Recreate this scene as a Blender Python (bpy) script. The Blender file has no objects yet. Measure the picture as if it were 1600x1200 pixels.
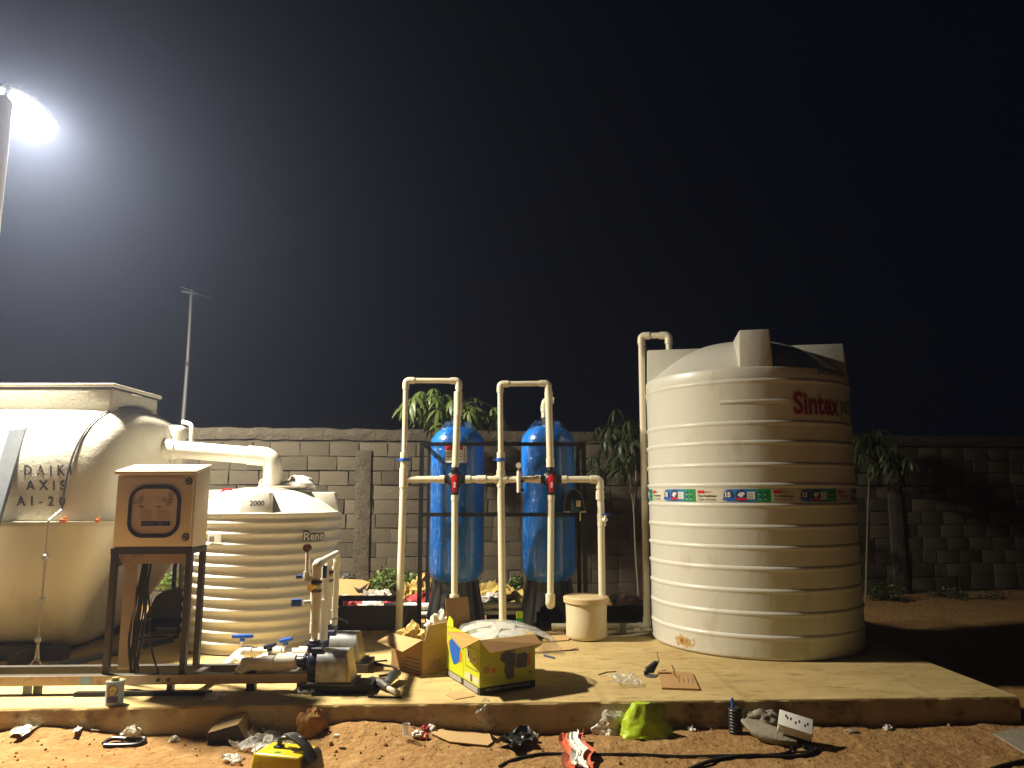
import bpy, bmesh, math, random
from mathutils import Vector as V, Matrix, noise
random.seed(7)
R = math.radians
scene = bpy.context.scene
COL = scene.collection

# ------------------------------------------------------------------ camera, world, exposure
FOC = 1150.0; HZ = 768.0; EYE = 1.58
PITCH = math.atan((HZ - 600) / FOC)
cam_d = bpy.data.cameras.new('camera'); cam = bpy.data.objects.new('camera', cam_d); COL.objects.link(cam)
cam_d.sensor_width = 36.0; cam_d.lens = 36.0 * FOC / 1600.0
cam_d.clip_start = 0.05; cam_d.clip_end = 600
cam.location = (0, 0, EYE); cam.rotation_euler = (math.pi / 2 + PITCH, 0, 0)
scene.camera = cam

world = bpy.data.worlds.new('World'); scene.world = world; world.use_nodes = True
wn = world.node_tree; wn.nodes.clear()
w_out = wn.nodes.new('ShaderNodeOutputWorld'); w_bg = wn.nodes.new('ShaderNodeBackground')
w_sky = wn.nodes.new('ShaderNodeTexSky'); w_sky.sky_type = 'NISHITA'; w_sky.sun_disc = False
w_sky.sun_elevation = R(-4.0); w_sky.sun_rotation = R(200)
w_mix = wn.nodes.new('ShaderNodeMix'); w_mix.data_type = 'RGBA'
w_mix.inputs[0].default_value = 0.9
w_mix.inputs[7].default_value = (0.040, 0.050, 0.092, 1)
wn.links.new(w_sky.outputs[0], w_mix.inputs[6]); wn.links.new(w_mix.outputs[2], w_bg.inputs[0])
w_bg.inputs[1].default_value = 0.045
wn.links.new(w_bg.outputs[0], w_out.inputs[0])

LAMP_POS = V((-4.595, 6.55, 5.17)); LAMP_AIM = V((-0.12, 0.02, -0.99)).normalized()
LAMP_POWER = 4050.0; LAMP_COL = (1.0, 0.91, 0.72)
HAZE = 0.0036
vs = scene.view_settings
scene.display_settings.display_device = 'sRGB'
vs.view_transform = 'Standard'; vs.look = 'None'; vs.exposure = 0.0; vs.gamma = 1.0; vs.use_curve_mapping = False
cy = scene.cycles
cy.use_denoising = True
cy.max_bounces = 8; cy.diffuse_bounces = 5; cy.glossy_bounces = 4; cy.transparent_max_bounces = 16
cy.volume_bounces = 1; cy.sample_clamp_indirect = 6.0; cy.caustics_reflective = False; cy.caustics_refractive = False

# ------------------------------------------------------------------ pixel -> place (used only to work out where things stand)
def ray(px, py):
    a = (px - 800) / FOC; b = (600 - py) / FOC
    return V((a, math.cos(PITCH) - b * math.sin(PITCH), math.sin(PITCH) + b * math.cos(PITCH)))
def PY(px, py, Y):
    r = ray(px, py); return V((0, 0, EYE)) + r * (Y / r.y)
def PZ(px, py, z):
    r = ray(px, py); return V((0, 0, EYE)) + r * ((z - EYE) / r.z)
def cyl_hit(px, py, cx, cyy, rad):
    r = ray(px, py); a = r.x**2 + r.y**2; b = -2 * (r.x * cx + r.y * cyy); c = cx**2 + cyy**2 - rad**2
    d = max(b * b - 4 * a * c, 0); t = (-b - math.sqrt(d)) / (2 * a)
    p = V((0, 0, EYE)) + r * t
    return math.atan2(p.y - cyy, p.x - cx), p.z
SLAB = 0.18

# ------------------------------------------------------------------ objects
def tag(o, label=None, cat=None, group=None, kind=None):
    if label: o['label'] = label
    if cat: o['category'] = cat
    if group: o['group'] = group
    if kind: o['kind'] = kind
    return o
def thing(name, label, cat, loc=(0, 0, 0), rotz=0.0, group=None):
    o = bpy.data.objects.new(name, None); COL.objects.link(o)
    o.empty_display_size = 0.1
    o.location = loc; o.rotation_euler = (0, 0, rotz)
    return tag(o, label, cat, group)
def root_mat(p):
    while p.parent: p = p.parent
    return Matrix.LocRotScale(p.location, p.rotation_euler, p.scale)
def dup(src, loc, rotz=None, **kw):
    c = src.copy(); COL.objects.link(c); c.location = loc
    if rotz is not None: c.rotation_euler = (0, 0, rotz)
    for k, v in kw.items(): c[k] = v
    for ch in src.children:
        d = ch.copy(); COL.objects.link(d); d.parent = c
        for g in ch.children:
            e = g.copy(); COL.objects.link(e); e.parent = d
    return c

class MB:
    def __init__(s): s.v = []; s.f = []; s.m = []
    def add(s, vs_, fs, mi=0):
        n = len(s.v); s.v.extend(V(x) for x in vs_)
        s.f.extend([tuple(i + n for i in f) for f in fs]); s.m.extend([mi] * len(fs)); return s
    def hexa(s, p, mi=0):      # p: bottom 4 (ccw from above) + top 4
        return s.add(p, [(3, 2, 1, 0), (4, 5, 6, 7), (0, 1, 5, 4), (1, 2, 6, 5), (2, 3, 7, 6), (3, 0, 4, 7)], mi)
    def box(s, c, size, rot=None, mi=0):
        hx, hy, hz = (d / 2 for d in size); c = V(c)
        p = [V((x, y, z)) for z in (-hz, hz) for x, y in ((-hx, -hy), (hx, -hy), (hx, hy), (-hx, hy))]
        if rot is not None: p = [rot @ q for q in p]
        return s.hexa([q + c for q in p], mi)
    def beam(s, a, b, w, h, up=(0, 0, 1), mi=0):
        a = V(a); b = V(b); d = (b - a).normalized(); up = V(up)
        if abs(d.dot(up)) > 0.97: up = V((0, 1, 0))
        x = d.cross(up).normalized(); y = x.cross(d).normalized()
        p = []
        for q in (a, b):
            p += [q - x * w / 2 - y * h / 2, q + x * w / 2 - y * h / 2, q + x * w / 2 + y * h / 2, q - x * w / 2 + y * h / 2]
        return s.add(p, [(0, 1, 2, 3), (7, 6, 5, 4), (4, 5, 1, 0), (5, 6, 2, 1), (6, 7, 3, 2), (7, 4, 0, 3)], mi)
    def tube(s, path, r, n=12, caps=True, mi=0):
        path = [V(p) for p in path]; k = len(path); rr = r if isinstance(r, (list, tuple)) else [r] * k
        t0 = (path[1] - path[0]).normalized()
        x = t0.cross(V((0, 0, 1)))
        if x.length < 0.05: x = t0.cross(V((1, 0, 0)))
        x.normalize(); vv = []; ff = []
        for i, p in enumerate(path):
            if i == 0: t = t0
            elif i == k - 1: t = (path[-1] - path[-2]).normalized()
            else: t = ((path[i + 1] - p).normalized() + (p - path[i - 1]).normalized()).normalized()
            x = (x - t * x.dot(t)).normalized(); y = t.cross(x)
            for j in range(n):
                a = 2 * math.pi * j / n; vv.append(p + (x * math.cos(a) + y * math.sin(a)) * rr[i])
        for i in range(k - 1):
            for j in range(n):
                j2 = (j + 1) % n; ff.append((i * n + j, i * n + j2, (i + 1) * n + j2, (i + 1) * n + j))
        if caps: ff.append(tuple(reversed(range(n)))); ff.append(tuple(range((k - 1) * n, k * n)))
        return s.add(vv, ff, mi)
    def cyl(s, a, b, r0, r1=None, n=16, mi=0):
        return s.tube([a, b], [r0, r0 if r1 is None else r1], n, True, mi)
    def lathe(s, prof, n=32, c=(0, 0, 0), a0=0.0, a1=2 * math.pi, cap=False, mi=0):
        c = V(c); full = abs(a1 - a0 - 2 * math.pi) < 1e-5; m = n if full else n + 1; vv = []; ff = []
        for r, z in prof:
            for j in range(m):
                a = a0 + (a1 - a0) * j / n; vv.append(c + V((r * math.cos(a), r * math.sin(a), z)))
        for i in range(len(prof) - 1):
            for j in range(n):
                j2 = (j + 1) % m; ff.append((i * m + j, i * m + j2, (i + 1) * m + j2, (i + 1) * m + j))
        if cap:
            ff.append(tuple(reversed(range(m)))); ff.append(tuple(range((len(prof) - 1) * m, len(prof) * m)))
        return s.add(vv, ff, mi)
    def poly(s, pts, mi=0): return s.add(pts, [tuple(range(len(pts)))], mi)
    def prism(s, pts, d, mi=0):
        n = len(pts); d = V(d); pts = [V(p) for p in pts]
        return s.add(pts + [p + d for p in pts], [tuple(range(n)), tuple(reversed(range(n, 2 * n)))] +
                     [(i + n, (i + 1) % n + n, (i + 1) % n, i) for i in range(n)], mi)
    def grid(s, fn, nu, nv, mi=0, wrap=False):
        vv = [fn(i / nu, j / nv) for j in range(nv + 1) for i in range(nu + 1)]
        ff = [(j * (nu + 1) + i, j * (nu + 1) + i + 1, (j + 1) * (nu + 1) + i + 1, (j + 1) * (nu + 1) + i) for j in range(nv) for i in range(nu)]
        return s.add(vv, ff, mi)
    def mesh(s, name, mats, inv=None, smooth=35, bevel=0.0, seg=2, merge=False, normals=True):
        me = bpy.data.meshes.new(name)
        vv = [inv @ v for v in s.v] if inv is not None else s.v
        me.from_pydata([tuple(v) for v in vv], [], s.f)
        for m in (mats if isinstance(mats, (list, tuple)) else [mats]): me.materials.append(m)
        for p, i in zip(me.polygons, s.m): p.material_index = i
        if bevel > 0 or merge or normals:
            b = bmesh.new(); b.from_mesh(me)
            if merge: bmesh.ops.remove_doubles(b, verts=b.verts, dist=1e-5)
            if normals: bmesh.ops.recalc_face_normals(b, faces=b.faces)
            if bevel > 0:
                es = [e for e in b.edges if len(e.link_faces) == 2 and e.calc_face_angle(0) > R(30)]
                bmesh.ops.bevel(b, geom=es, offset=bevel, segments=seg, profile=0.5, affect='EDGES', clamp_overlap=True)
            b.to_mesh(me); b.free()
        if smooth:
            me.shade_smooth()
            if smooth < 179: me.set_sharp_from_angle(angle=R(smooth))
        me.update(); return me
    def build(s, name, mats, parent=None, world=True, **kw):
        inv = root_mat(parent).inverted() if (parent is not None and world) else None
        me = s.mesh(name, mats, inv, **kw)
        o = bpy.data.objects.new(name, me); COL.objects.link(o)
        if parent is not None: o.parent = parent
        return o

def fillet(path, rad, seg=5):
    path = [V(p) for p in path]; out = [path[0]]
    for i in range(1, len(path) - 1):
        a = path[i - 1] - path[i]; b = path[i + 1] - path[i]
        r = min(rad, a.length * .49, b.length * .49); p0 = path[i] + a.normalized() * r; p1 = path[i] + b.normalized() * r
        for k in range(seg + 1):
            t = k / seg; out.append(p0 * (1 - t)**2 + path[i] * 2 * t * (1 - t) + p1 * t**2)
    out.append(path[-1]); return out
def spline(pts, n=8):
    pts = [V(p) for p in pts]; q = [pts[0]] + pts + [pts[-1]]; out = []
    for i in range(1, len(q) - 2):
        for k in range(n):
            t = k / n; a, b, c, d = q[i - 1], q[i], q[i + 1], q[i + 2]
            out.append(0.5 * ((2 * b) + (c - a) * t + (2 * a - 5 * b + 4 * c - d) * t * t + (3 * b - a - 3 * c + d) * t**3))
    out.append(pts[-1]); return out
def fbm(p, o=4): return noise.fractal(p, 0.9, 2.1, o)

# ------------------------------------------------------------------ materials
def mat(name, col, rough=0.6, metal=0.0, col2=None, nscale=4.0, namt=0.5, bump=0.0, bscale=40.0, spec=0.5,
        dirt=None, dscale=3.0, dlo=0.5, dhi=0.75, coat=0.0, stretch=(1, 1, 1), bdist=0.01, detail=6.0, rvar=0.0, rand=0.0, speck=None, sscale=40.0):
    m = bpy.data.materials.new(name); m.use_nodes = True; nt = m.node_tree; nt.nodes.clear(); L = nt.links.new
    out = nt.nodes.new('ShaderNodeOutputMaterial'); b = nt.nodes.new('ShaderNodeBsdfPrincipled'); L(b.outputs[0], out.inputs[0])
    b.inputs['Base Color'].default_value = (*col, 1); b.inputs['Roughness'].default_value = rough
    b.inputs['Metallic'].default_value = metal; b.inputs['Specular IOR Level'].default_value = spec
    b.inputs['Coat Weight'].default_value = coat; b.inputs['Coat Roughness'].default_value = 0.15
    if col2 is None and dirt is None and bump == 0: return m
    tc = nt.nodes.new('ShaderNodeTexCoord'); mp = nt.nodes.new('ShaderNodeMapping'); mp.inputs['Scale'].default_value = stretch
    L(tc.outputs['Object'], mp.inputs[0])
    last = None
    def ntex(sc, det=detail):
        t = nt.nodes.new('ShaderNodeTexNoise'); t.inputs['Scale'].default_value = sc; t.inputs['Detail'].default_value = det
        t.inputs['Roughness'].default_value = 0.62; L(mp.outputs[0], t.inputs['Vector']); return t
    def ramp(src, lo, hi):
        r = nt.nodes.new('ShaderNodeMapRange'); r.inputs[1].default_value = lo; r.inputs[2].default_value = hi; L(src, r.inputs[0]); return r
    if col2 is not None:
        t = ntex(nscale); r = ramp(t.outputs[0], 0.5 - 0.28 / max(namt, .05) * .5, 0.5 + 0.28 / max(namt, .05) * .5)
        x = nt.nodes.new('ShaderNodeMix'); x.data_type = 'RGBA'; x.inputs[6].default_value = (*col, 1); x.inputs[7].default_value = (*col2, 1)
        L(r.outputs[0], x.inputs[0]); last = x.outputs[2]
        if rvar:
            rr = nt.nodes.new('ShaderNodeMapRange'); rr.inputs[3].default_value = rough - rvar; rr.inputs[4].default_value = rough + rvar
            L(r.outputs[0], rr.inputs[0]); L(rr.outputs[0], b.inputs['Roughness'])
    if dirt is not None:
        t = ntex(dscale, 8); r = ramp(t.outputs[0], dlo, dhi)
        x = nt.nodes.new('ShaderNodeMix'); x.data_type = 'RGBA'; x.inputs[7].default_value = (*dirt, 1)
        if last: L(last, x.inputs[6])
        else: x.inputs[6].default_value = (*col, 1)
        L(r.outputs[0], x.inputs[0]); last = x.outputs[2]
    if speck is not None and last:
        t = ntex(sscale, 3); r = ramp(t.outputs[0], .66, .74); t_ = ntex(1.6, 4); r_ = ramp(t_.outputs[0], .42, .62)
        mm = nt.nodes.new('ShaderNodeMath'); mm.operation = 'MULTIPLY'; L(r.outputs[0], mm.inputs[0]); L(r_.outputs[0], mm.inputs[1])
        x = nt.nodes.new('ShaderNodeMix'); x.data_type = 'RGBA'; x.inputs[7].default_value = (*speck, 1); L(last, x.inputs[6]); L(mm.outputs[0], x.inputs[0]); last = x.outputs[2]
    if last and rand:
        oi = nt.nodes.new('ShaderNodeObjectInfo'); mr_ = nt.nodes.new('ShaderNodeMapRange'); mr_.inputs[3].default_value = 1 - rand; mr_.inputs[4].default_value = 1 + rand
        L(oi.outputs['Random'], mr_.inputs[0]); hs = nt.nodes.new('ShaderNodeHueSaturation'); L(mr_.outputs[0], hs.inputs['Value']); L(last, hs.inputs['Color']); last = hs.outputs[0]
    if last: L(last, b.inputs['Base Color'])
    if bump:
        t = ntex(bscale); bp = nt.nodes.new('ShaderNodeBump'); bp.inputs['Strength'].default_value = bump; bp.inputs['Distance'].default_value = bdist
        L(t.outputs[0], bp.inputs['Height']); L(bp.outputs[0], b.inputs['Normal'])
    return m
def film(name, alpha=0.35, tint=(0.85, 0.85, 0.82), rough=0.12, bump=0.6, bscale=30):
    m = bpy.data.materials.new(name); m.use_nodes = True; nt = m.node_tree; nt.nodes.clear(); L = nt.links.new
    out = nt.nodes.new('ShaderNodeOutputMaterial'); mx = nt.nodes.new('ShaderNodeMixShader')
    tr = nt.nodes.new('ShaderNodeBsdfTransparent'); b = nt.nodes.new('ShaderNodeBsdfPrincipled')
    b.inputs['Base Color'].default_value = (*tint, 1); b.inputs['Roughness'].default_value = rough
    tc = nt.nodes.new('ShaderNodeTexCoord'); t = nt.nodes.new('ShaderNodeTexNoise'); t.inputs['Scale'].default_value = bscale
    t.inputs['Detail'].default_value = 4; t.inputs['Distortion'].default_value = 1.5
    L(tc.outputs['Object'], t.inputs['Vector'])
    bp = nt.nodes.new('ShaderNodeBump'); bp.inputs['Strength'].default_value = bump; bp.inputs['Distance'].default_value = 0.02
    L(t.outputs[0], bp.inputs['Height']); L(bp.outputs[0], b.inputs['Normal'])
    r = nt.nodes.new('ShaderNodeMapRange'); r.inputs[1].default_value = .35; r.inputs[2].default_value = .7
    r.inputs[3].default_value = alpha * .4; r.inputs[4].default_value = min(1, alpha * 1.7); L(t.outputs[0], r.inputs[0])
    L(r.outputs[0], mx.inputs[0]); L(tr.outputs[0], mx.inputs[1]); L(b.outputs[0], mx.inputs[2]); L(mx.outputs[0], out.inputs[0])
    return m
def emit(name, col, s):
    m = bpy.data.materials.new(name); m.use_nodes = True; nt = m.node_tree; nt.nodes.clear()
    out = nt.nodes.new('ShaderNodeOutputMaterial'); e = nt.nodes.new('ShaderNodeEmission'); e.inputs[0].default_value = (*col, 1); e.inputs[1].default_value = s
    nt.links.new(e.outputs[0], out.inputs[0]); return m

M = {}
M['soil'] = mat('red_soil', (.40, .235, .095), .95, col2=(.30, .16, .06), nscale=2.6, namt=.7, bump=.8, bscale=20, bdist=.045, detail=10.0, spec=.1,
                dirt=(.44, .275, .125), dscale=9, dlo=.52, dhi=.7, speck=(.17, .085, .035), sscale=60)
M['clod'] = mat('soil_clods', (.43, .24, .092), .95, col2=(.33, .17, .06), nscale=9, bump=.8, bscale=70, spec=.1)
M['slab'] = mat('dusty_concrete', (.57, .425, .19), .9, col2=(.43, .31, .13), nscale=2.4, namt=.8, bump=.5, bscale=26, bdist=.012, spec=.2,
                dirt=(.27, .18, .075), dscale=5.5, dlo=.54, dhi=.72, stretch=(.8, 2.0, 1), speck=(.16, .105, .05), sscale=34)
M['slabface'] = mat('concrete_edge', (.58, .45, .26), .9, col2=(.44, .34, .19), nscale=3, bump=.9, bscale=12, bdist=.02, spec=.2,
                    dirt=(.19, .13, .07), dscale=6, dlo=.54, dhi=.70)
M['block'] = mat('concrete_block', (.108, .092, .066), .95, col2=(.072, .062, .045), nscale=3.0, bump=.8, bscale=34, spec=.1, dirt=(.075, .068, .056), dscale=4.5, dlo=.55, dhi=.75, rand=.22)
M['block2'] = mat('concrete_block_pale', (.122, .104, .076), .95, col2=(.085, .073, .053), nscale=3.0, bump=.8, bscale=34, spec=.1, dirt=(.08, .072, .06), dscale=4.5, dlo=.55, dhi=.75, rand=.22)
M['mortar'] = mat('mortar', (.088, .075, .056), .95, col2=(.058, .05, .038), nscale=5, bump=.8, bscale=30, spec=.1)
M['render'] = mat('rough_render', (.12, .103, .075), .95, col2=(.062, .053, .04), nscale=7, bump=1.0, bscale=18, bdist=.03, spec=.1)
M['pvc'] = mat('cream_pvc', (.74, .68, .52), .35, col2=(.68, .62, .46), nscale=6, dirt=(.45, .37, .22), dscale=8, dlo=.66, dhi=.82)
M['pvcw'] = mat('white_pvc', (.80, .77, .68), .32, col2=(.74, .70, .60), nscale=5, dirt=(.5, .42, .28), dscale=7, dlo=.66, dhi=.82)
M['tank'] = mat('cream_polyethylene', (.66, .645, .575), .36, col2=(.60, .58, .505), nscale=1.3, bump=.22, bscale=6, bdist=.02, dirt=(.46, .38, .25), dscale=3.0, dlo=.58, dhi=.82, rvar=.07, stretch=(1.3, 1.3, .6))
M['reno'] = mat('white_polyethylene', (.70, .675, .60), .38, col2=(.64, .61, .53), nscale=2, bump=.1, bscale=10, dirt=(.52, .43, .28), dscale=3.2, dlo=.64, dhi=.85)
M['grp'] = mat('glass_fibre', (.57, .545, .46), .55, col2=(.49, .46, .375), nscale=2.2, bump=.55, bscale=24, bdist=.012, dirt=(.38, .29, .16), dscale=2.0, dlo=.58, dhi=.80)
M['grp2'] = mat('glass_fibre_lower', (.64, .61, .51), .45, col2=(.58, .545, .45), nscale=1.6, bump=.15, bscale=10, dirt=(.36, .28, .17), dscale=1.7, dlo=.58, dhi=.82, stretch=(1, 1, .6))
M['blue'] = mat('blue_vessel', (.006, .215, .84), .28, coat=.5, bump=.2, bscale=9, col2=(.006, .175, .70), nscale=5, bdist=.01)
M['black'] = mat('black_plastic', (.018, .018, .019), .42, bump=.1, bscale=30)
M['blackst'] = mat('black_painted_steel', (.012, .011, .011), .5, col2=(.022, .019, .017), nscale=9, spec=.25)
M['cable'] = mat('black_cable', (.014, .013, .013), .5)
M['darksteel'] = mat('dark_steel', (.075, .068, .058), .55, col2=(.05, .043, .036), nscale=4, metal=.3)
M['steel'] = mat('bare_steel', (.47, .38, .28), .45, metal=.35, col2=(.38, .27, .17), nscale=6, bump=.2, bscale=30, dirt=(.12, .06, .03), dscale=10, dlo=.58, dhi=.75)
M['galv'] = mat('galvanised_sheet', (.52, .53, .55), .40, metal=.45, col2=(.30, .31, .33), nscale=22, namt=.8, bump=.1, bscale=22, rvar=.1)
M['zinc'] = mat('zinc_grey', (.16, .175, .20), .45, metal=.4, col2=(.11, .125, .145), nscale=14)
M['cab'] = mat('beige_powder_coat', (.78, .665, .47), .42, bump=.1, bscale=160, bdist=.002, col2=(.75, .635, .445), nscale=3)
M['gasket'] = mat('black_gasket', (.014, .014, .016), .5)
M['pane'] = mat('clear_window', (.64, .51, .42), .18, col2=(.60, .475, .39), nscale=3, coat=.5)
M['ink'] = mat('dark_ink', (.02, .018, .02), .6)
M['ink2'] = mat('faded_ink', (.13, .10, .085), .6)
M['stencil'] = mat('stencil_ink', (.045, .04, .035), .7, dirt=(.35, .31, .24), dscale=26, dlo=.56, dhi=.66)
M['lblue'] = mat('label_blue', (.03, .045, .16), .4)
M['white'] = mat('white_paper', (.78, .76, .70), .55)
M['red'] = mat('red_plastic', (.60, .015, .02), .35)
M['redink'] = mat('red_ink', (.30, .012, .035), .5)
M['valveblue'] = mat('blue_handle', (.015, .10, .52), .35)
M['navy'] = mat('navy_cast_iron', (.012, .018, .055), .38, bump=.2, bscale=30)
M['brass'] = mat('brass', (.55, .36, .10), .3, metal=.9)
M['card'] = mat('cardboard', (.52, .35, .17), .85, col2=(.46, .30, .14), nscale=4, bump=.1, bscale=20, spec=.1)
M['card2'] = mat('brown_cardboard', (.47, .28, .12), .85, col2=(.41, .24, .10), nscale=4, spec=.1)
M['card3'] = mat('orange_cardboard', (.56, .34, .11), .8, col2=(.50, .29, .09), nscale=3, spec=.1)
M['lime'] = mat('lime_print', (.56, .62, .02), .4, col2=(.50, .55, .018), nscale=2)
M['pumpblue'] = mat('blue_print', (.015, .12, .52), .45)
M['pumpgrey'] = mat('slate_print', (.08, .09, .17), .45)
M['orangep'] = mat('orange_print', (.65, .20, .04), .45)
M['drum'] = mat('translucent_drum', (.68, .60, .42), .42, col2=(.60, .52, .36), nscale=3, dirt=(.34, .29, .20), dscale=3.4, dlo=.60, dhi=.80)
M['drumlid'] = mat('beige_lid', (.64, .49, .27), .45, col2=(.58, .44, .24), nscale=4)
M['film'] = film('clear_film', .30)
def glossfilm(name, stretch, bump, rough=.14, k=.0):
    m = bpy.data.materials.new(name); m.use_nodes = True; nt = m.node_tree; nt.nodes.clear(); L = nt.links.new
    out = nt.nodes.new('ShaderNodeOutputMaterial'); mx = nt.nodes.new('ShaderNodeMixShader'); tr = nt.nodes.new('ShaderNodeBsdfTransparent')
    gl = nt.nodes.new('ShaderNodeBsdfGlossy'); gl.inputs['Roughness'].default_value = rough
    tc = nt.nodes.new('ShaderNodeTexCoord'); mp = nt.nodes.new('ShaderNodeMapping'); mp.inputs['Scale'].default_value = stretch; L(tc.outputs['Object'], mp.inputs[0])
    t = nt.nodes.new('ShaderNodeTexNoise'); t.inputs['Scale'].default_value = 1.0; t.inputs['Detail'].default_value = 5; t.inputs['Distortion'].default_value = .8; L(mp.outputs[0], t.inputs['Vector'])
    bp = nt.nodes.new('ShaderNodeBump'); bp.inputs['Strength'].default_value = bump; bp.inputs['Distance'].default_value = .015
    L(t.outputs[0], bp.inputs['Height']); L(bp.outputs[0], gl.inputs['Normal'])
    fr = nt.nodes.new('ShaderNodeFresnel'); fr.inputs[0].default_value = 1.5; 
    ad = nt.nodes.new('ShaderNodeMath'); ad.operation = 'MULTIPLY_ADD'; ad.inputs[1].default_value = .60; ad.inputs[2].default_value = k; ad.use_clamp = True; L(fr.outputs[0], ad.inputs[0])
    L(ad.outputs[0], mx.inputs[0]); L(tr.outputs[0], mx.inputs[1]); L(gl.outputs[0], mx.inputs[2])
    mp2 = nt.nodes.new('ShaderNodeMapping'); mp2.inputs['Scale'].default_value = (7, 7, 1.6); L(tc.outputs['Object'], mp2.inputs[0])
    t2 = nt.nodes.new('ShaderNodeTexNoise'); t2.inputs['Detail'].default_value = 7; t2.inputs['Roughness'].default_value = .7; t2.inputs['Distortion'].default_value = .6; L(mp2.outputs[0], t2.inputs['Vector'])
    mr = nt.nodes.new('ShaderNodeMapRange'); mr.inputs[1].default_value = .52; mr.inputs[2].default_value = .80; mr.inputs[4].default_value = .42; L(t2.outputs[0], mr.inputs[0])
    df = nt.nodes.new('ShaderNodeBsdfPrincipled'); df.inputs['Base Color'].default_value = (.62, .64, .62, 1); df.inputs['Roughness'].default_value = .25; L(bp.outputs[0], df.inputs['Normal'])  # white streaks: cloudy film layers, with highlights painted into the colour
    m2 = nt.nodes.new('ShaderNodeMixShader'); L(mr.outputs[0], m2.inputs[0]); L(mx.outputs[0], m2.inputs[1]); L(df.outputs[0], m2.inputs[2]); L(m2.outputs[0], out.inputs[0]); return m
M['wrap'] = glossfilm('stretch_wrap', (5, 5, 26), .8)
M['lidwrap'] = film('lid_wrap', .34, (.84, .82, .77), .22, .35, 5)
M['milky'] = film('milky_film', .66, (.80, .78, .72), .30, .35, 16)
M['whitebag'] = mat('white_bag', (.70, .67, .58), .45, bump=.4, bscale=40)
M['greenbag'] = mat('green_bag', (.42, .58, .02), .4, bump=.4, bscale=30)
M['yellow'] = mat('yellow_paint', (.66, .50, .008), .35, col2=(.58, .43, .01), nscale=6, dirt=(.35, .22, .05), dscale=12, dlo=.62, dhi=.78)
M['yellowc'] = mat('yellow_sack', (.52, .38, .11), .7, bump=.4, bscale=30)
M['redc'] = mat('red_sack', (.38, .045, .05), .6, bump=.3, bscale=30)
M['whitec'] = mat('white_sack', (.62, .58, .52), .7, bump=.4, bscale=30, col2=(.5, .46, .4))
M['orangec'] = mat('orange_wrapper', (.68, .18, .07), .4, bump=.4, bscale=30, col2=(.62, .14, .09))
M['stone'] = mat('grey_stone', (.36, .32, .245), .9, col2=(.24, .21, .16), nscale=9, bump=.8, bscale=40, spec=.15)
M['tin'] = mat('tin_lid', (.62, .52, .25), .3, metal=.7)
M['canblue'] = mat('can_blue', (.10, .30, .60), .35, col2=(.55, .57, .56), nscale=3, namt=.9)
M['purple'] = mat('label_purple', (.05, .03, .18), .4)
M['yell'] = mat('label_yellow', (.72, .48, .03), .4)
M['green'] = mat('green_print', (.02, .26, .10), .4)
M['gbox'] = mat('dark_green_plastic', (.012, .045, .028), .4)
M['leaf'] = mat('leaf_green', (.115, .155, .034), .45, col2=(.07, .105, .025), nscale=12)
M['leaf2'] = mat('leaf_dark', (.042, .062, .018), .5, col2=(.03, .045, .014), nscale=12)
M['weed'] = mat('weed_green', (.12, .17, .025), .55, col2=(.07, .11, .02), nscale=9)
M['bark'] = mat('pale_bark', (.22, .18, .11), .8, col2=(.15, .12, .075), nscale=14)
M['wire'] = mat('grey_wire', (.36, .34, .30), .4, metal=.6)
M['rope'] = mat('dark_rope', (.07, .075, .08), .6)
M['polepaint'] = mat('white_pole_paint', (.82, .81, .78), .4)
M['galvpole'] = mat('grey_pole', (.20, .20, .21), .5, metal=.3)
M['panel'] = mat('solar_glass', (.10, .10, .13), .25)
M['lampglow'] = emit('lamp_glow', LAMP_COL, LAMP_POWER)

# ------------------------------------------------------------------ lettering
def text_geo(s, bold=0.0, spacing=1.0, fine=True):
    c = bpy.data.curves.new('txt', 'FONT'); c.body = s; c.size = 1.0; c.offset = bold; c.space_character = spacing; c.resolution_u = 3
    o = bpy.data.objects.new('txt', c); COL.objects.link(o)
    dg = bpy.context.evaluated_depsgraph_get(); dg.update()
    me = o.evaluated_get(dg).to_mesh()
    vs_ = [v.co.copy() for v in me.vertices]; fs = [tuple(p.vertices) for p in me.polygons]
    if fine:
        b = bmesh.new(); b.from_mesh(me); bmesh.ops.triangulate(b, faces=b.faces[:])
        es = [e for e in b.edges if e.calc_length() > .25]
        if es: bmesh.ops.subdivide_edges(b, edges=es, cuts=2); bmesh.ops.triangulate(b, faces=[f for f in b.faces if len(f.verts) > 3])
        b.verts.index_update(); vs_ = [v.co.copy() for v in b.verts]; fs = [tuple(v.index for v in f.verts) for f in b.faces]; b.free()
    o.evaluated_get(dg).to_mesh_clear(); bpy.data.objects.remove(o); bpy.data.curves.remove(c)
    return vs_, fs
def add_text(mb, s, fn, w=None, h=None, bold=0.0, mi=0, spacing=1.0, u0=0.0, v0=0.0):
    """fn(u,v) -> world point; text fills width w (metres) and/or cap height h"""
    vs_, fs = text_geo(s, bold, spacing)
    x0 = min(v.x for v in vs_); x1 = max(v.x for v in vs_); y0 = min(v.y for v in vs_); y1 = max(v.y for v in vs_)
    sx = (w / (x1 - x0)) if w else None; sy = (h / (y1 - y0)) if h else None
    sx = sx or sy; sy = sy or sx
    mb.add([fn(u0 + (v.x - x0) * sx, v0 + (v.y - y0) * sy) for v in vs_], fs, mi)
def plane_fn(o, u, v, off=0.0):
    o = V(o); u = V(u).normalized(); v = V(v).normalized(); n = u.cross(v).normalized() * off
    return lambda a, b: o + u * a + v * b + n
def cyl_fn(cx, cyy, rad, a0, z0):
    return lambda u, v: V((cx + rad * math.cos(a0 + u / rad), cyy + rad * math.sin(a0 + u / rad), z0 + v))

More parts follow.
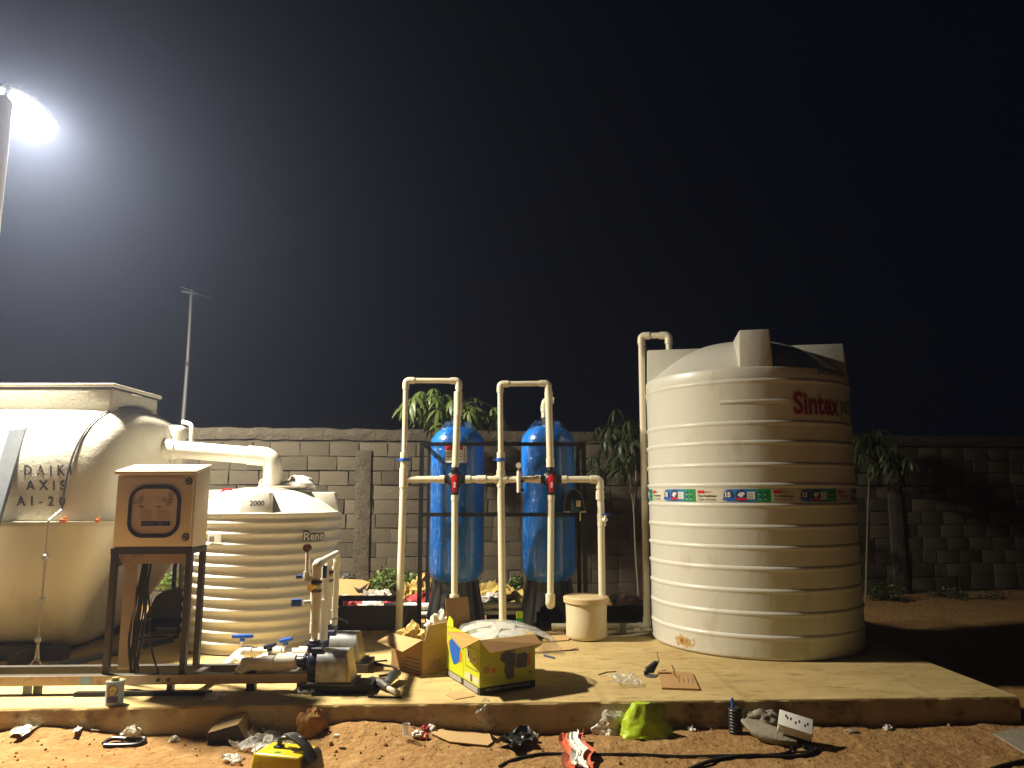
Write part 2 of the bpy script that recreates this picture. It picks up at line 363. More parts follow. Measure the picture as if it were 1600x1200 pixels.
def blob(mb, c, size, seed=0, amp=.35, freq=2.5, sub=3, flat=-.35, rot=0.0, sharp=1.0):
    b = bmesh.new(); bmesh.ops.create_icosphere(b, subdivisions=sub, radius=1.0); cs, sn = math.cos(rot), math.sin(rot)
    vv = []
    for v in b.verts:
        p = v.co.copy(); n1 = fbm(p * freq + V((seed * 7.3, seed * 3.1, 0)), 4); n1 = math.copysign(abs(n1)**sharp, n1)
        p *= 1 + amp * n1
        p.z = max(p.z, flat) - flat
        x, y, z = p.x * size[0] / 2, p.y * size[1] / 2, p.z * size[2] / (1 - flat)
        vv.append(V(c) + V((x * cs - y * sn, x * sn + y * cs, z)))
    b.verts.index_update(); mb.add(vv, [tuple(v.index for v in f.verts) for f in b.faces]); b.free(); return mb
def sheet(mb, corners, amp=.01, freq=8, nu=16, nv=10, seed=0, lift=.004, curl=0.0):
    a, b, c, d = (V(p) for p in corners)
    def fn(u, v):
        p = (a * (1 - u) + b * u) * (1 - v) + (d * (1 - u) + c * u) * v
        h = amp * (fbm(V((u * freq + seed * 9.1, v * freq * .7, seed)), 3) * .8 + .6) + curl * ((2 * u - 1)**4 + (2 * v - 1)**4)
        e = V((fbm(V((u * 3 + seed, v * 3, 5.)), 2), fbm(V((u * 3, v * 3 + seed, 9.)), 2), 0)) * amp * 1.2
        return p + e + V((0, 0, max(h, 0) + lift))
    return mb.grid(fn, nu, nv)

# ================================================================== SETTING
SA = math.atan2(5.327 - 5.041, 3.469 + 3.329)          # the slab runs a little away to the right
SU = V((math.cos(SA), math.sin(SA), 0)); SN = V((-math.sin(SA), math.cos(SA), 0)); SO = V((0, 5.203 - 0.02, 0))
def sfront(x): return SO.y + (x - SO.x) * math.tan(SA)
def gh(x, y):
    h = .022 * fbm(V((x * .9, y * .9, 1.3)), 3) + .008 * fbm(V((x * 5, y * 5, 2.1)), 3) + .004 * fbm(V((x * 17, y * 17, 4.0)), 2) + .010 * abs(fbm(V((x * 7, y * 7, 6.0)), 2))
    d = sfront(x) - y
    near = math.exp(-max(d, 0)**2 / .03)
    h += near * (.085 * math.exp(-((x + .95) / .42)**2) + .07 * math.exp(-((x + 3.0) / .5)**2) + .02 * math.exp(-((x - 2.4) / 1.2)**2) - .012)
    h += .035 * math.exp(-((x + 1.0) / .5)**2 - ((d - .16) / .16)**2)
    if y > 8.2 and x < 0: h += .10 * (1 - math.exp(-(y - 8.2) / 1.2)) * (1 + .5 * fbm(V((x * 2, y * 2, 8)), 3))
    return h
def PG(px, py):
    p = PZ(px, py, 0.0)
    for _ in range(3): p = PZ(px, py, gh(p.x, p.y))
    return p
def lines(a, b, fa, fb, fine, coarse):
    o = []; t = a
    while t < b:
        o.append(t); t += fine if fa <= t < fb else (coarse if (t < fa - 6 or t > fb + 6) else .25)
    return o + [b]
xs = lines(-70, 70, -4.2, 4.6, .022, 8); ys = lines(-30, 75, 3.7, 5.4, .020, 8)
g = MB(); g.add([(x, y, gh(x, y)) for y in ys for x in xs],
                [(j * len(xs) + i, j * len(xs) + i + 1, (j + 1) * len(xs) + i + 1, (j + 1) * len(xs) + i) for j in range(len(ys) - 1) for i in range(len(xs) - 1)])
tag(g.build('ground', M['soil'], smooth=180, normals=False), kind='structure')

s_ = MB()
def sp(x, d, z): return V((SO.x, SO.y, 0)) + SU * x + SN * d + V((0, 0, z))
XR = 3.50
def edge(x, k): return .008 * fbm(V((x * 3, k, 0)), 3) + .022 * max(fbm(V((x * 9, k, 5)), 3) - .25, 0)
NS = 420; sx = [-9 + (XR + 9) * i / NS for i in range(NS + 1)]
vv = []; ff = []
for x in sx:
    e = edge(x, 1); vv += [sp(x, e * .3, -.1), sp(x, e * .6, SLAB - .014), sp(x, .010 + e * 1.6, SLAB), sp(x, 3.25, SLAB), sp(x, 3.25, -.1)]
for i in range(NS):
    for k in range(4): ff.append((i * 5 + k, (i + 1) * 5 + k, (i + 1) * 5 + k + 1, i * 5 + k + 1))
s_.add(vv, ff); s_.m = [(0 if k in (1, 2) else 1) for i in range(NS) for k in range(4)]
s_.add([vv[NS * 5 + k] for k in range(5)], [(0, 1, 2, 3, 4)], 1)
tag(s_.build('concrete_slab', [M['slab'], M['slabface']], smooth=40), kind='structure')

# loose clods on the soil
cl = MB(); rr = random.Random(3)
for _ in range(800):
    x = rr.uniform(-4, 4.6); y = sfront(x) - abs(rr.gauss(0, .28)) - .02 if rr.random() < .6 else rr.uniform(4.1, 5.0)
    if y > sfront(x) - .01: continue
    r_ = .0035 + .009 * rr.random()**3 * (1.8 if rr.random() < .1 else 1)
    if abs(x + .95) < .5: r_ *= 1.25
    z = gh(x, y); a = rr.uniform(0, 6.28)
    p = [V((x + r_ * rr.uniform(.7, 1.2) * math.cos(a + k * 1.57), y + r_ * rr.uniform(.7, 1.2) * math.sin(a + k * 1.57), z - .001)) for k in range(4)]
    q = [V((x, y, z)) + (w - V((x, y, z))) * rr.uniform(.45, .8) + V((0, 0, r_ * rr.uniform(.6, 1.1))) for w in p]
    cl.hexa(p + q)
tag(cl.build('soil_clods', M['soil'], smooth=60), kind='stuff')
# crumbs of grit and mortar on the slab
gr = MB(); rr = random.Random(5)
for _ in range(420):
    x = rr.uniform(-3.4, 3.4); d = rr.uniform(.04, 1.9); p0 = sp(x, d, SLAB - .001); r_ = rr.uniform(.002, .006)
    p = [p0 + V((r_ * rr.uniform(.6, 1.3) * math.cos(k * 1.57), r_ * rr.uniform(.6, 1.3) * math.sin(k * 1.57), 0)) for k in range(4)]
    gr.hexa(p + [p0 + (w - p0) * .6 + V((0, 0, r_)) for w in p])
tag(gr.build('mortar_grit', M['clod'], smooth=60), kind='stuff')

# ------------------------------------------------------------------ block wall
WA = math.atan2(1.5, 10.12); WO = V((-4.531, 10.4, 0)); WU = V((math.cos(WA), math.sin(WA), 0)); WN = V((math.sin(WA), -math.cos(WA), 0))
def wp(s, n, z): return WO + WU * s + WN * n + V((0, 0, z))
wall = thing('boundary_wall', 'long grey concrete block boundary wall behind all the tanks', 'wall', WO, WA)
TOP = 2.49
core = MB(); core.box((5, .1, (TOP - .13) / 2 - .1), (44, .15, TOP - .13 + .2))
core.build('mortar_core', M['mortar'], wall, world=False)
lowm = MB(); lowm.box((5, .022 - .008, .5), (44, .03, 1.2))
lowm.build('lower_render', M['mortar'], wall, world=False)
cap = MB(); rr = random.Random(11)
def capf(u, v):
    s = -17 + 44 * u; a = v * 4
    pts = [(-.002, TOP - .17), (-.018, TOP - .10), (-.012, TOP - .012), (.09, TOP + .004), (.20, TOP - .02)]
    k = min(int(a), 3); t = a - k; y = pts[k][0] * (1 - t) + pts[k + 1][0] * t; z = pts[k][1] * (1 - t) + pts[k + 1][1] * t
    return V((s, y + .016 * fbm(V((s * 6, v * 6, 0)), 3), z + .018 * fbm(V((s * 3.1, v * 2, 7)), 4)))
cap.grid(capf, 700, 8); cap.build('rough_coping', M['render'], wall, world=False, smooth=60)
BW, BH = .415, .205
vars_ = []
def blockmesh(w, h, k, proud):
    m = MB(); rr = random.Random(k)
    def j(a): return rr.uniform(-a, a)
    hw, hh = w / 2 - .006, h / 2 - .006
    o = [V((-hw + j(.008), -proud + j(.006), -hh + j(.007))), V((hw + j(.008), -proud + j(.006), -hh + j(.007))), V((hw + j(.008), -proud + j(.006), hh + j(.007))), V((-hw + j(.008), -proud + j(.006), hh + j(.007)))]
    mid = [(o[i] + o[(i + 1) % 4]) / 2 + V((j(.004), j(.004), j(.004))) for i in range(4)]
    ring = [o[0], mid[0], o[1], mid[1], o[2], mid[2], o[3], mid[3]]
    cen = V((0, -proud - .003, 0))
    inner = [cen + (p - cen) * .97 + V((0, -.002, 0)) for p in ring]
    back = [V((p.x * 1.01, .03, p.z * 1.01)) for p in ring]
    n = 8
    m.add(inner + ring + back, [tuple(range(8))] + [(n + i, n + (i + 1) % n, (i + 1) % n, i) for i in range(n)] + [(2 * n + i, 2 * n + (i + 1) % n, n + (i + 1) % n, n + i) for i in range(n)])
    return m
cache = {}
rest = MB(); nblk = 0
PIL = [2.40, 10.78]
rng = random.Random(21)
cand = []
rows = 11
for r_ in range(rows):
    z = .03 + BH * (r_ + .5); s = -6.2 + (BW / 2 if r_ % 2 else 0) + rng.uniform(-.05, .05)
    while s < 15.5:
        w = BW if rng.random() > .16 else BW * .56
        c = s + w / 2
        cand.append((c, z, w, r_))
        s += w
def seen(c):
    p = wp(c[0], 0, 0); px = 800 + FOC * p.x / (p.y * 1.0)
    return (300 < px < 1030 or 1330 < px < 1600)
cand.sort(key=lambda c: (not seen(c), abs(c[0] - 3.0)))
for c, z, w, r_ in cand:
    lower = z < 1.12
    full = w > .3; kk = rng.randrange(10)
    pr = .004 if lower else .016
    key = (full, lower, kk)
    if nblk < 290 and seen((c,)):
        if key not in cache:
            cache[key] = blockmesh(w, BH, kk * 7 + full * 3 + lower, .009 if lower else .012).mesh('concrete_block', M['block2' if kk % 3 == 0 else 'block'], smooth=25)
        o = bpy.data.objects.new('concrete_block', cache[key]); COL.objects.link(o); o.parent = wall
        o.location = (c, rng.uniform(-.006, .004), z + rng.uniform(-.004, .004)); o.rotation_euler = (0, rng.uniform(-.012, .012), rng.uniform(-.008, .008)); nblk += 1
    else:
        m = blockmesh(w, BH, kk, .009 if lower else .012); rest.add([v + V((c, 0, z)) for v in m.v], m.f)
ro = rest.build('concrete_block', M['block'], wall, world=False, smooth=25); ro['kind'] = 'stuff'
for p in PIL:
    m = MB()
    def pf(u, v, p=p):
        z = -.05 + 2.22 * v; e = .010 * fbm(V((u * 3, z * 5, p)), 3)
        prof = [(-.115, .01), (-.108, -.05), (-.05, -.062), (.05, -.060), (.110, -.05), (.118, .01)]
        k = min(int(u * 5), 4); t = u * 5 - k
        x = prof[k][0] * (1 - t) + prof[k + 1][0] * t; y = prof[k][1] * (1 - t) + prof[k + 1][1] * t
        return V((p + x + e * .8, y + e, z))
    m.grid(pf, 10, 60); m.build('pilaster', M['render'], wall, world=False, smooth=50)

# ================================================================== LAMPS
pt = PY(2, 160, 5.80)
pb_ = V((pt.x - .02, 5.80, SLAB))
lamp = thing('street_lamp', 'lit white floodlight on a white pole at the upper left', 'street lamp', pb_)
m = MB(); m.tube([pb_, pt], [.10, .085], 24)
m.build('pole', M['polepaint'], lamp)
m = MB(); m.lathe([(.085, 0), (.08, .03), (.055, .055), (.001, .066)], 20, pt); m.build('pole_cap', M['polepaint'], lamp)
zf = -LAMP_AIM; xf = PY(88, 195, 7.0) - PY(8, 148, 6.1); xf = (xf - zf * xf.dot(zf)).normalized(); yf = zf.cross(xf)
LM = Matrix((xf, yf, zf)).transposed()
def headpts(sx, sy, zz, k=1.0):
    o = []
    for i in range(28):
        a = 2 * math.pi * i / 28; c, s = math.cos(a), math.sin(a)
        o.append(LAMP_POS + LM @ V((sx * math.copysign(abs(c)**.7, c), sy * math.copysign(abs(s)**.7, s), zz)))
    return o
head = MB(); n = 28
head.add(headpts(.41, .15, -.004) + headpts(.415, .155, .02) + headpts(.36, .12, .065) + headpts(.18, .06, .085), [tuple(range(3 * n, 4 * n))] + [(k * n + i, k * n + (i + 1) % n, (k + 1) * n + (i + 1) % n, (k + 1) * n + i) for k in range(3) for i in range(n)])
ho = head.build('lamp_head', M['polepaint'], lamp, smooth=50)
m = MB()
def lens(u, v):
    x, y = 2 * u - 1, 2 * v - 1
    return LAMP_POS + LM @ V((.33 * x, -.11 * y, -.03 * math.sqrt(max((1 - x**4) * (1 - y**4), 0))))
m.grid(lens, 8, 6)
m.build('lamp_lens', M['lampglow'], lamp, normals=False, smooth=180)
m = MB(); q0_ = headpts(.41, .15, -.004); q1_ = [LAMP_POS + LM @ V((.332 * max(-1, min(1, 1.25 * math.cos(2 * math.pi * i / n))), .112 * max(-1, min(1, 1.25 * math.sin(2 * math.pi * i / n))), -.002)) for i in range(n)]
m.add(q0_ + q1_, [(i, (i + 1) % n, n + (i + 1) % n, n + i) for i in range(n)]); m.build('lamp_bezel', M['polepaint'], lamp)
m = MB(); m.tube([pt + V((0, 0, -.03)), LAMP_POS + LM @ V((-.36, 0, .03))], .024, 10); m.build('bracket', M['polepaint'], lamp)

b0 = PY(288, 655, 12.5); t0 = PY(299, 458, 12.5)
far = thing('street_lamp', 'thin unlit grey lamp pole with a flat panel, standing beyond the block wall', 'street lamp', (b0.x - .05, 12.5, 0))
mid = b0.lerp(t0, .43)
m = MB(); m.tube([(b0.x - .05, 12.5, 0), mid], [.045, .033], 12); m.tube([mid, t0 + V((0, 0, .06))], [.030, .026], 12); m.build('pole', M['galvpole'], far)
m = MB(); m.cyl(mid - V((0, 0, .04)), mid + V((0, 0, .04)), .045); m.build('pole_collar', M['darksteel'], far)
m = MB(); a = t0 + V((0, 0, -.03)); m.hexa([a + V(p) for p in ((-.14, -.12, .10), (.20, -.16, -.05), (.26, .22, -.03), (-.05, .22, .13), (-.14, -.12, .13), (.20, -.16, -.02), (.26, .22, 0), (-.05, .22, .16))]); m.build('lamp_head', M['panel'], far)
m = MB(); m.beam(t0 + V((-.16, -.03, .02)), t0 + V((.1, -.03, -.02)), .03, .03); m.build('bracket', M['galvpole'], far)

# ================================================================== TREATMENT TANK (glass fibre)
TC = V((-4.62, 7.05, 1.325))
dk = thing('treatment_tank', 'big cream glass fibre treatment tank stencilled DAIKI AXIS AI-20', 'treatment tank', (TC.x, TC.y, SLAB))
def sgn(a, e): return math.copysign(abs(a)**e, a)
def shell(A, B, C, p, n, vmin, vmax, zc, bump=0.0, nu=60, nv=40):
    mb = MB()
    def fn(u, v):
        t = math.sin((u - .5) * math.pi * .9999); x = sgn(t, .55) if False else t
        x = math.copysign(1 - (1 - abs(x))**1.0, x)
        r = max(1 - abs(x)**p, 0)**(1 / p); a = vmin + (vmax - vmin) * v
        y = B * r * sgn(math.cos(a), 2 / n); z = C * r * sgn(math.sin(a), 2 / n)
        w = V((TC.x + A * x, TC.y + y, zc + z))
        if bump: w += V((0, -1, .6)) * bump * fbm(w * 2.2, 3)
        return w
    mb.grid(fn, nu, nv)
    return mb
AX = 1.25
up = shell(AX, .98, 1.06, 8.5, 2.8, 0, math.pi, TC.z, .006, 110, 90)
up.build('upper_shell', M['grp'], dk, smooth=70)
def lowfn(u, v):
    t = math.sin((u - .5) * math.pi * .9999); a = math.pi + math.pi * v
    sz = math.sin(a); k = abs(sz)
    r = max(1 - abs(t)**10, 0)**(1 / 10)
    A = AX - .02 - .42 * k**1.6
    return V((TC.x + A * t, TC.y + .96 * r * sgn(math.cos(a), .82), TC.z + 1.13 * sgn(sz, .9) * r**.5))
lo = MB(); lo.grid(lowfn, 80, 60); lo.build('lower_shell', M['grp2'], dk, smooth=70)
fl = MB(); ring = []
for i in range(96):
    a = 2 * math.pi * i / 96; c, s = math.cos(a), math.sin(a)
    ring.append((sgn(c, .28), sgn(s, .30)))
for z0, z1 in ((TC.z - .022, TC.z + .014),):
    n = len(ring); pts = []
    for ex, z in ((-.12, z0), (.085, z0), (.085, z1), (-.12, z1)):
        pts += [V((TC.x + (AX + ex) * a, TC.y + (.98 + ex) * b, z)) for a, b in ring]
    fl.add(pts, [(k * n + i, k * n + (i + 1) % n, ((k + 1) % 4) * n + (i + 1) % n, ((k + 1) % 4) * n + i) for k in range(4) for i in range(n)])
fl.build('flange', M['grp'], dk, smooth=40)
def bxw(x0, x1, y0, y1, z0, z1): return MB().hexa([V(p) for p in ((x0, y0, z0), (x1, y0, z0), (x1, y1, z0), (x0, y1, z0), (x0, y0, z1), (x1, y0, z1), (x1, y1, z1), (x0, y1, z1))])
BX0, BX1, BY0, BY1 = -5.6, -3.56, 6.50, 7.36
ab = bxw(BX0, BX1, BY0, BY1, 2.17, 2.50).build('access_box', M['grp'], dk, bevel=.03, seg=3)
m = bxw(BX0 - .015, BX1 + .02, BY0 - .02, BY1 + .03, 2.503, 2.535); m.build('lid', M['grp'], ab, bevel=.008)
m = bxw(BX0, BX1 + .008, BY0 - .008, BY1 + .01, 2.485, 2.50); m.build('lid_seal', M['darksteel'], ab)
# end ribs and vent pieces on the end wall
ex = TC.x + AX
m = MB(); m.tube([(ex - .02, 7.30, 1.36), (ex + .015, 7.30, 1.7), (ex - .05, 7.30, 2.14)], [.045, .05, .03], 12); m.build('end_rib', M['grp'], dk)
m = MB(); c = PY(272, 668, 7.42); c.x = ex - .03; m.tube([c + V((0, 0, .02)), c, c + V((0, 0, -.05)), c + V((.01, 0, -.30)), c + V((.01, 0, -.6))], [.05, .10, .125, .085, .06], 18); m.build('vent_hood', M['grp'], dk)
m = MB(); m.tube(fillet([PY(285, 659, 7.8), PY(300, 663, 7.8), PY(298, 706, 7.8)], .05), .022, 10); m.build('vent_pipe', M['pvcw'], dk)
for px, w in ((101, .05), (155, .03)):
    p = PY(px, 816, TC.y - 1.02); m = MB(); m.box(p + V((0, -.02, .012)), (w, .03, .03)); m.box(p + V((.01, -.02, .034)), (w * .4, .02, .02)); m.build('orange_clip', M['orangep'], dk, bevel=.004)
# stencil on the shoulder of the shell (letters follow the curve)
CP, SP_ = math.cos(PITCH), math.sin(PITCH)
def shell_pt(px, py):
    best = None
    for k in range(240):
        a = R(93 + 86.5 * k / 239); c_, s1 = abs(math.cos(a))**(2 / 2.8), math.sin(a)**(2 / 2.8)
        x = -3.8
        for _ in range(4):
            t = min(abs((x - TC.x) / AX), .999); r = (1 - t**8.5)**(1 / 8.5); Y = TC.y - .98 * r * c_; z = TC.z + 1.06 * r * s1
            dep = Y * CP + (z - EYE) * SP_; x = (px - 800) / FOC * dep
        e = abs(600 - FOC * (-Y * SP_ + (z - EYE) * CP) / dep - py)
        if best is None or e < best[0]: best = (e, V((x, Y, z)), V((0, -c_**1.6 - .05, s1**1.6)).normalized())
    w = best[1]; return w + V((0, -1, .6)) * .006 * fbm(w * 2.2, 3) + best[2] * .003
def row(s, x0, x1, yb, yt, slant):
    mb = MB(); vs_, fs = text_geo(s, .03, 1.15)
    a0 = min(v.x for v in vs_); a1 = max(v.x for v in vs_); b1 = max(v.y for v in vs_)
    pts = []
    for v in vs_:
        u = (v.x - a0) / (a1 - a0); w = v.y / b1
        p = shell_pt(x0 + (x1 - x0) * u, yb + slant * u + (yt - yb) * w); pts.append(p)
    mb.add(pts, fs); return mb
row('D A I K I', 38, 112, 742, 727, 0).build('stencil_lettering', M['stencil'], dk, smooth=0)
row('A X i S', 41, 102, 765, 750, 0).build('stencil_lettering', M['stencil'], dk, smooth=0)
row('A I - 2 0', 26, 102, 790, 775, 0).build('stencil_lettering', M['stencil'], dk, smooth=0)
# steel skid under the tank
m = MB()
for y in (6.45, 7.65): m.beam((-5.8, y, SLAB + .06), (-3.75, y, SLAB + .06), .10, .115)
for x in (-5.4, -4.0): m.beam((x, 6.15, SLAB + .055), (x, 7.9, SLAB + .055), .08, .105)
m.build('skid', M['darksteel'], dk)

# lashing wire over the tank
ls = thing('lashing_wire', 'thin dark wire with turnbuckles strapped down over the cream treatment tank', 'wire', PZ(57, 1052, SLAB))
xs_ = -3.66; pts = []
for k in range(30):
    a = R(88 + (178 - 88) * k / 29); x = -3.66 + .14 * (1 - k / 29)**1.5; tt = abs((x - TC.x) / AX); r = (1 - tt**8.5)**(1 / 8.5)
    pts.append(V((x, TC.y + .98 * r * sgn(math.cos(a), 2 / 2.8) - .014 * abs(math.cos(a)), TC.z + 1.06 * r * sgn(math.sin(a), 2 / 2.8) + .014)))
m = MB(); m.tube(pts, .0085, 8); m.build('wire_rope', M['rope'], ls)
p0 = V((xs_ - .03, TC.y - 1.09, TC.z + .03)); p1 = PZ(57, 1030, SLAB + .10); pa = PZ(57, 1052, SLAB)
m = MB(); m.tube([pts[-1], p0, p1], .0085, 8); m.build('rod', M['wire'], ls)
for t in (.27, .58, .86):
    c = p0.lerp(p1, t); m = MB(); d = (p1 - p0).normalized()
    m.tube([c - d * .03, c - d * .015, c + d * .015, c + d * .03], [.008, .024, .024, .008], 10); m.build('clamp', M['galv'], ls)
m = MB(); c = p1 + V((0, 0, -.04)); m.tube([c + V((.035 * math.cos(R(a)), 0, .035 * math.sin(R(a)))) for a in range(0, 361, 20)], .008, 8); m.build('eye_ring', M['galv'], ls)
m = MB(); m.tube([p1 + V((-.012, 0, 0)), p1.lerp(p0, .14)], .006, 6); m.tube([p1 + V((.018, 0, 0)), p1.lerp(p0, .14)], .006, 6)
m.box(pa + V((0, 0, .012)), (.12, .09, .02)); m.build('anchor', M['galv'], ls)

# galvanised bar leaning on the tank
lb = thing('steel_bar', 'flat grey galvanised steel channel leaning against the stencilled tank', 'steel bar', PZ(-60, 1060, SLAB))
a = PZ(-75, 1050, SLAB + .02); b = PY(27, 668, 6.15)
a = PY(-22, 835, 5.80); b = PY(27, 671, 6.22); a = a + (a - b) * 1.05
m = MB(); d = (b - a).normalized(); x = d.cross(V((0, -1, 0))).normalized(); w = .075
m.beam(a, b, .135, .006, up=(0, -1, .3)); m.build('web', M['zinc'], lb)
m = MB(); m.beam(a + x * .0655 + V((0, .02, .008)), b + x * .0655 + V((0, .02, .008)), .005, .035, up=(0, -1, .3)); m.beam(a - x * .0655 + V((0, .02, .008)), b - x * .0655 + V((0, .02, .008)), .005, .035, up=(0, -1, .3)); m.build('flange', M['zinc'], lb)

# ================================================================== RENO TANK
def ring_lug(mb, cx, cyy, a, r_out, r_in, w0, w1, z0, z1, slope=0.0):
    u = V((math.cos(a), math.sin(a), 0)); t = V((-u.y, u.x, 0)); c = V((cx, cyy, 0))
    P = lambda r, w, z: c + u * r + t * w + V((0, 0, z))
    mb.hexa([P(r_out, -w0 / 2, z0), P(r_out, w0 / 2, z0), P(r_in, w0 / 2, z0), P(r_in, -w0 / 2, z0),
             P(r_out - slope, -w1 / 2, z1), P(r_out - slope, w1 / 2, z1), P(r_in, w1 / 2, z1), P(r_in, -w1 / 2, z1)])
RC = V((-2.39, 7.28, SLAB)); RR = .70
rn = thing('water_tank', 'small white ribbed water tank lettered Reno and 2000', 'water tank', RC)
zs = PY(415, 801, RC.y - RR)[2] - SLAB
prof = [(.001, 0), (RR - .03, 0), (RR - .005, .012)]
k = 0; z = .03; per = .0935
while z < zs - .05:
    prof.append((RR - .004 + .017 * math.cos(2 * math.pi * z / per), z)); z += per / 12
prof += [(RR - .004, zs - .05), (RR + .012, zs - .03), (RR + .012, zs - .008), (RR - .01, zs)]
m = MB(); m.lathe(prof, 128, RC); m.build('body', M['reno'], rn, smooth=60)
dome = [(RR - .01, zs)]
for i in range(1, 14):
    t = i / 13; dome.append((RR - .01 - (RR - .26) * t, zs + .20 * math.sin(t * math.pi / 2)))
m = MB(); m.lathe(dome, 96, RC); m.build('dome', M['reno'], rn, smooth=60)
m = MB(); m.lathe([(.25, zs + .17), (.25, zs + .195), (.27, zs + .20), (.27, zs + .212), (.20, zs + .22), (.001, zs + .222)], 40, RC); m.build('lid', M['reno'], rn)
fa = math.atan2(-RC.y, -RC.x) + R(-8)
zt = PY(410, 769, RC.y - RR)[2] - SLAB
for i in range(4):
    m = MB(); ring_lug(m, RC.x, RC.y, fa + i * math.pi / 2, RR - .004, .22, .34 if i else .30, .29 if i else .215, SLAB + zs - .02, SLAB + zt, .05)
    lugo = m.build('lifting_lug', M['reno'], rn, bevel=.014)
    if i == 0: lug0 = lugo
u = V((math.cos(fa), math.sin(fa), 0)); t = V((-u.y, u.x, 0))
m = MB(); o0 = V((RC.x, RC.y, 0)) + u * (RR - .030) - t * .055 + V((0, 0, SLAB + zs + .055))
nrm = (u * 1.0 + V((0, 0, .28))).normalized(); upv = (V((0, 0, 1)) - nrm * nrm.z).normalized()
add_text(m, '2000', lambda a, b: o0 + t * a + upv * b + nrm * .010, w=.125, h=.05, bold=.02); m.build('lettering', M['ink'], rn, smooth=0)
a0, z0 = cyl_hit(474, 846, RC.x, RC.y, RR + .02); a1, z1 = cyl_hit(508, 832, RC.x, RC.y, RR + .02)
m = MB(); wd = (a1 - a0) * (RR + .02)
add_text(m, 'Reno', cyl_fn(RC.x, RC.y, RR + .018, a0, z0), w=wd, h=.098, bold=.085); m.build('lettering', M['ink'], rn, smooth=0)
m = MB(); add_text(m, 'Reno', cyl_fn(RC.x, RC.y, RR + .0205, a0 + .006, z0 + .008), w=wd * .94, h=.074, bold=.012); m.build('lettering', M['white'], rn, smooth=0)
m = MB(); a0, z0 = cyl_hit(326, 842, RC.x, RC.y, RR + .02)
sk = MB(); sk.lathe([(RR + .017, z0 - .03), (RR + .017, z0 + .045)], 12, (RC.x, RC.y, 0), a0 - .02, a0 + .18); sk.build('sticker', M['reno'], rn)
for i in range(7):
    f = cyl_fn(RC.x, RC.y, RR + .019, a0 + .012 * i, z0 - .02); h = .05 if i % 2 else .04
    m.add([f(0, 0), f(.005 + .002 * (i % 3), 0), f(.005 + .002 * (i % 3), h), f(0, h)], [(0, 1, 2, 3)])
a0, z0 = cyl_hit(324, 808, RC.x, RC.y, RR + .02)
add_text(m, 'F.Z-C17206NB397', cyl_fn(RC.x, RC.y, RR + .019, a0, z0), w=.17, h=.014)
m.build('print', M['ink2'], rn, smooth=0)
p = PY(488, 785, RC.y - .45)
m = MB(); sp_ = random.Random(2)
for i in range(26):
    a, z = cyl_hit(sp_.uniform(330, 520), sp_.uniform(812, 1000), RC.x, RC.y, RR + .012); f = cyl_fn(RC.x, RC.y, RR + .016, a, z); q = sp_.uniform(.002, .005)
    m.add([f(0, 0), f(q, 0), f(q, q * 2.2), f(0, q * 2.2)], [(0, 1, 2, 3)])
m.build('specks', M['ink2'], rn, smooth=0)
# crumpled sack lying on the tank top
bg = thing('cloth_sack', 'crumpled beige sack lying on top of the ribbed white tank', 'sack', RC + V((.36, .15, zs + .27)))
m = MB(); blob(m, RC + V((.27, .10, zs + .20)), (.30, .32, .13), 4, .4, 2.2, 3); m.build('sack', M['whitec'], bg, smooth=60)
m = MB(); m.box(RC + V((.24, .02, zs + .228)), (.34, .34, .022)); m.build('board', M['stone'], bg, bevel=.01)
bk = thing('plastic_bag', 'small beige bag behind the down pipe on the ribbed tank', 'bag', RC + V((-.08, .20, zs + .24)))
m = MB(); blob(m, RC + V((-.08, .22, zs + .22)), (.16, .2, .11), 9, .4, 2.2, 3); m.build('bag', M['whitec'], bk, smooth=60)

# big white drain pipe with elbow
dp = thing('drain_pipe', 'thick white drain pipe bending down from the treatment tank into the ribbed tank', 'pipe', RC + V((0, 0, zs + .2)))
pa = PY(258, 701, 7.18); pe = PY(424, 714, 7.26); pd = V((pe.x, pe.y, SLAB + zs + .15)); rp = .083
c1 = pa.lerp(pe, .10); c2 = pa.lerp(pe, .82); dn = (pe - pa).normalized()
m = MB(); m.tube([pa - dn * .3, c1, c2], rp, 24); m.build('straight_pipe', M['pvcw'], dp, smooth=40)
m = MB(); m.tube([pa - dn * .02, c1], rp + .012, 24); m.build('coupling', M['pvcw'], dp, smooth=40)
m = MB(); m.tube(fillet([c2 - dn * .04, pe + dn * .02, pe + dn * .02 + V((0, 0, -.26))], .17, 10), rp + .010, 24); m.build('elbow', M['pvcw'], dp, smooth=40)
m = MB(); m.tube([pe + dn * .02 + V((0, 0, -.2)), pd + dn * .02], rp - .004, 24); m.build('down_pipe', M['pvcw'], dp, smooth=40)
o2 = thing('water_pipe', 'white pipe with a red cord lying behind the ribbed tank', 'pipe', PY(330, 780, 8.15))
m = MB(); m.tube([PY(300, 776, 8.1), PY(385, 772, 8.2)], .06, 16); m.tube([PY(315, 776, 8.1) + V((0, 0, -1.4)), PY(315, 776, 8.1)], .05, 12); m.build('pipe', M['pvcw'], o2)
m = MB(); m.tube(spline([PY(326, 787, 7.75), PY(340, 772, 7.7), PY(352, 765, 7.8), PY(362, 765, 7.9)]), .010, 8); m.build('cord', M['red'], o2)

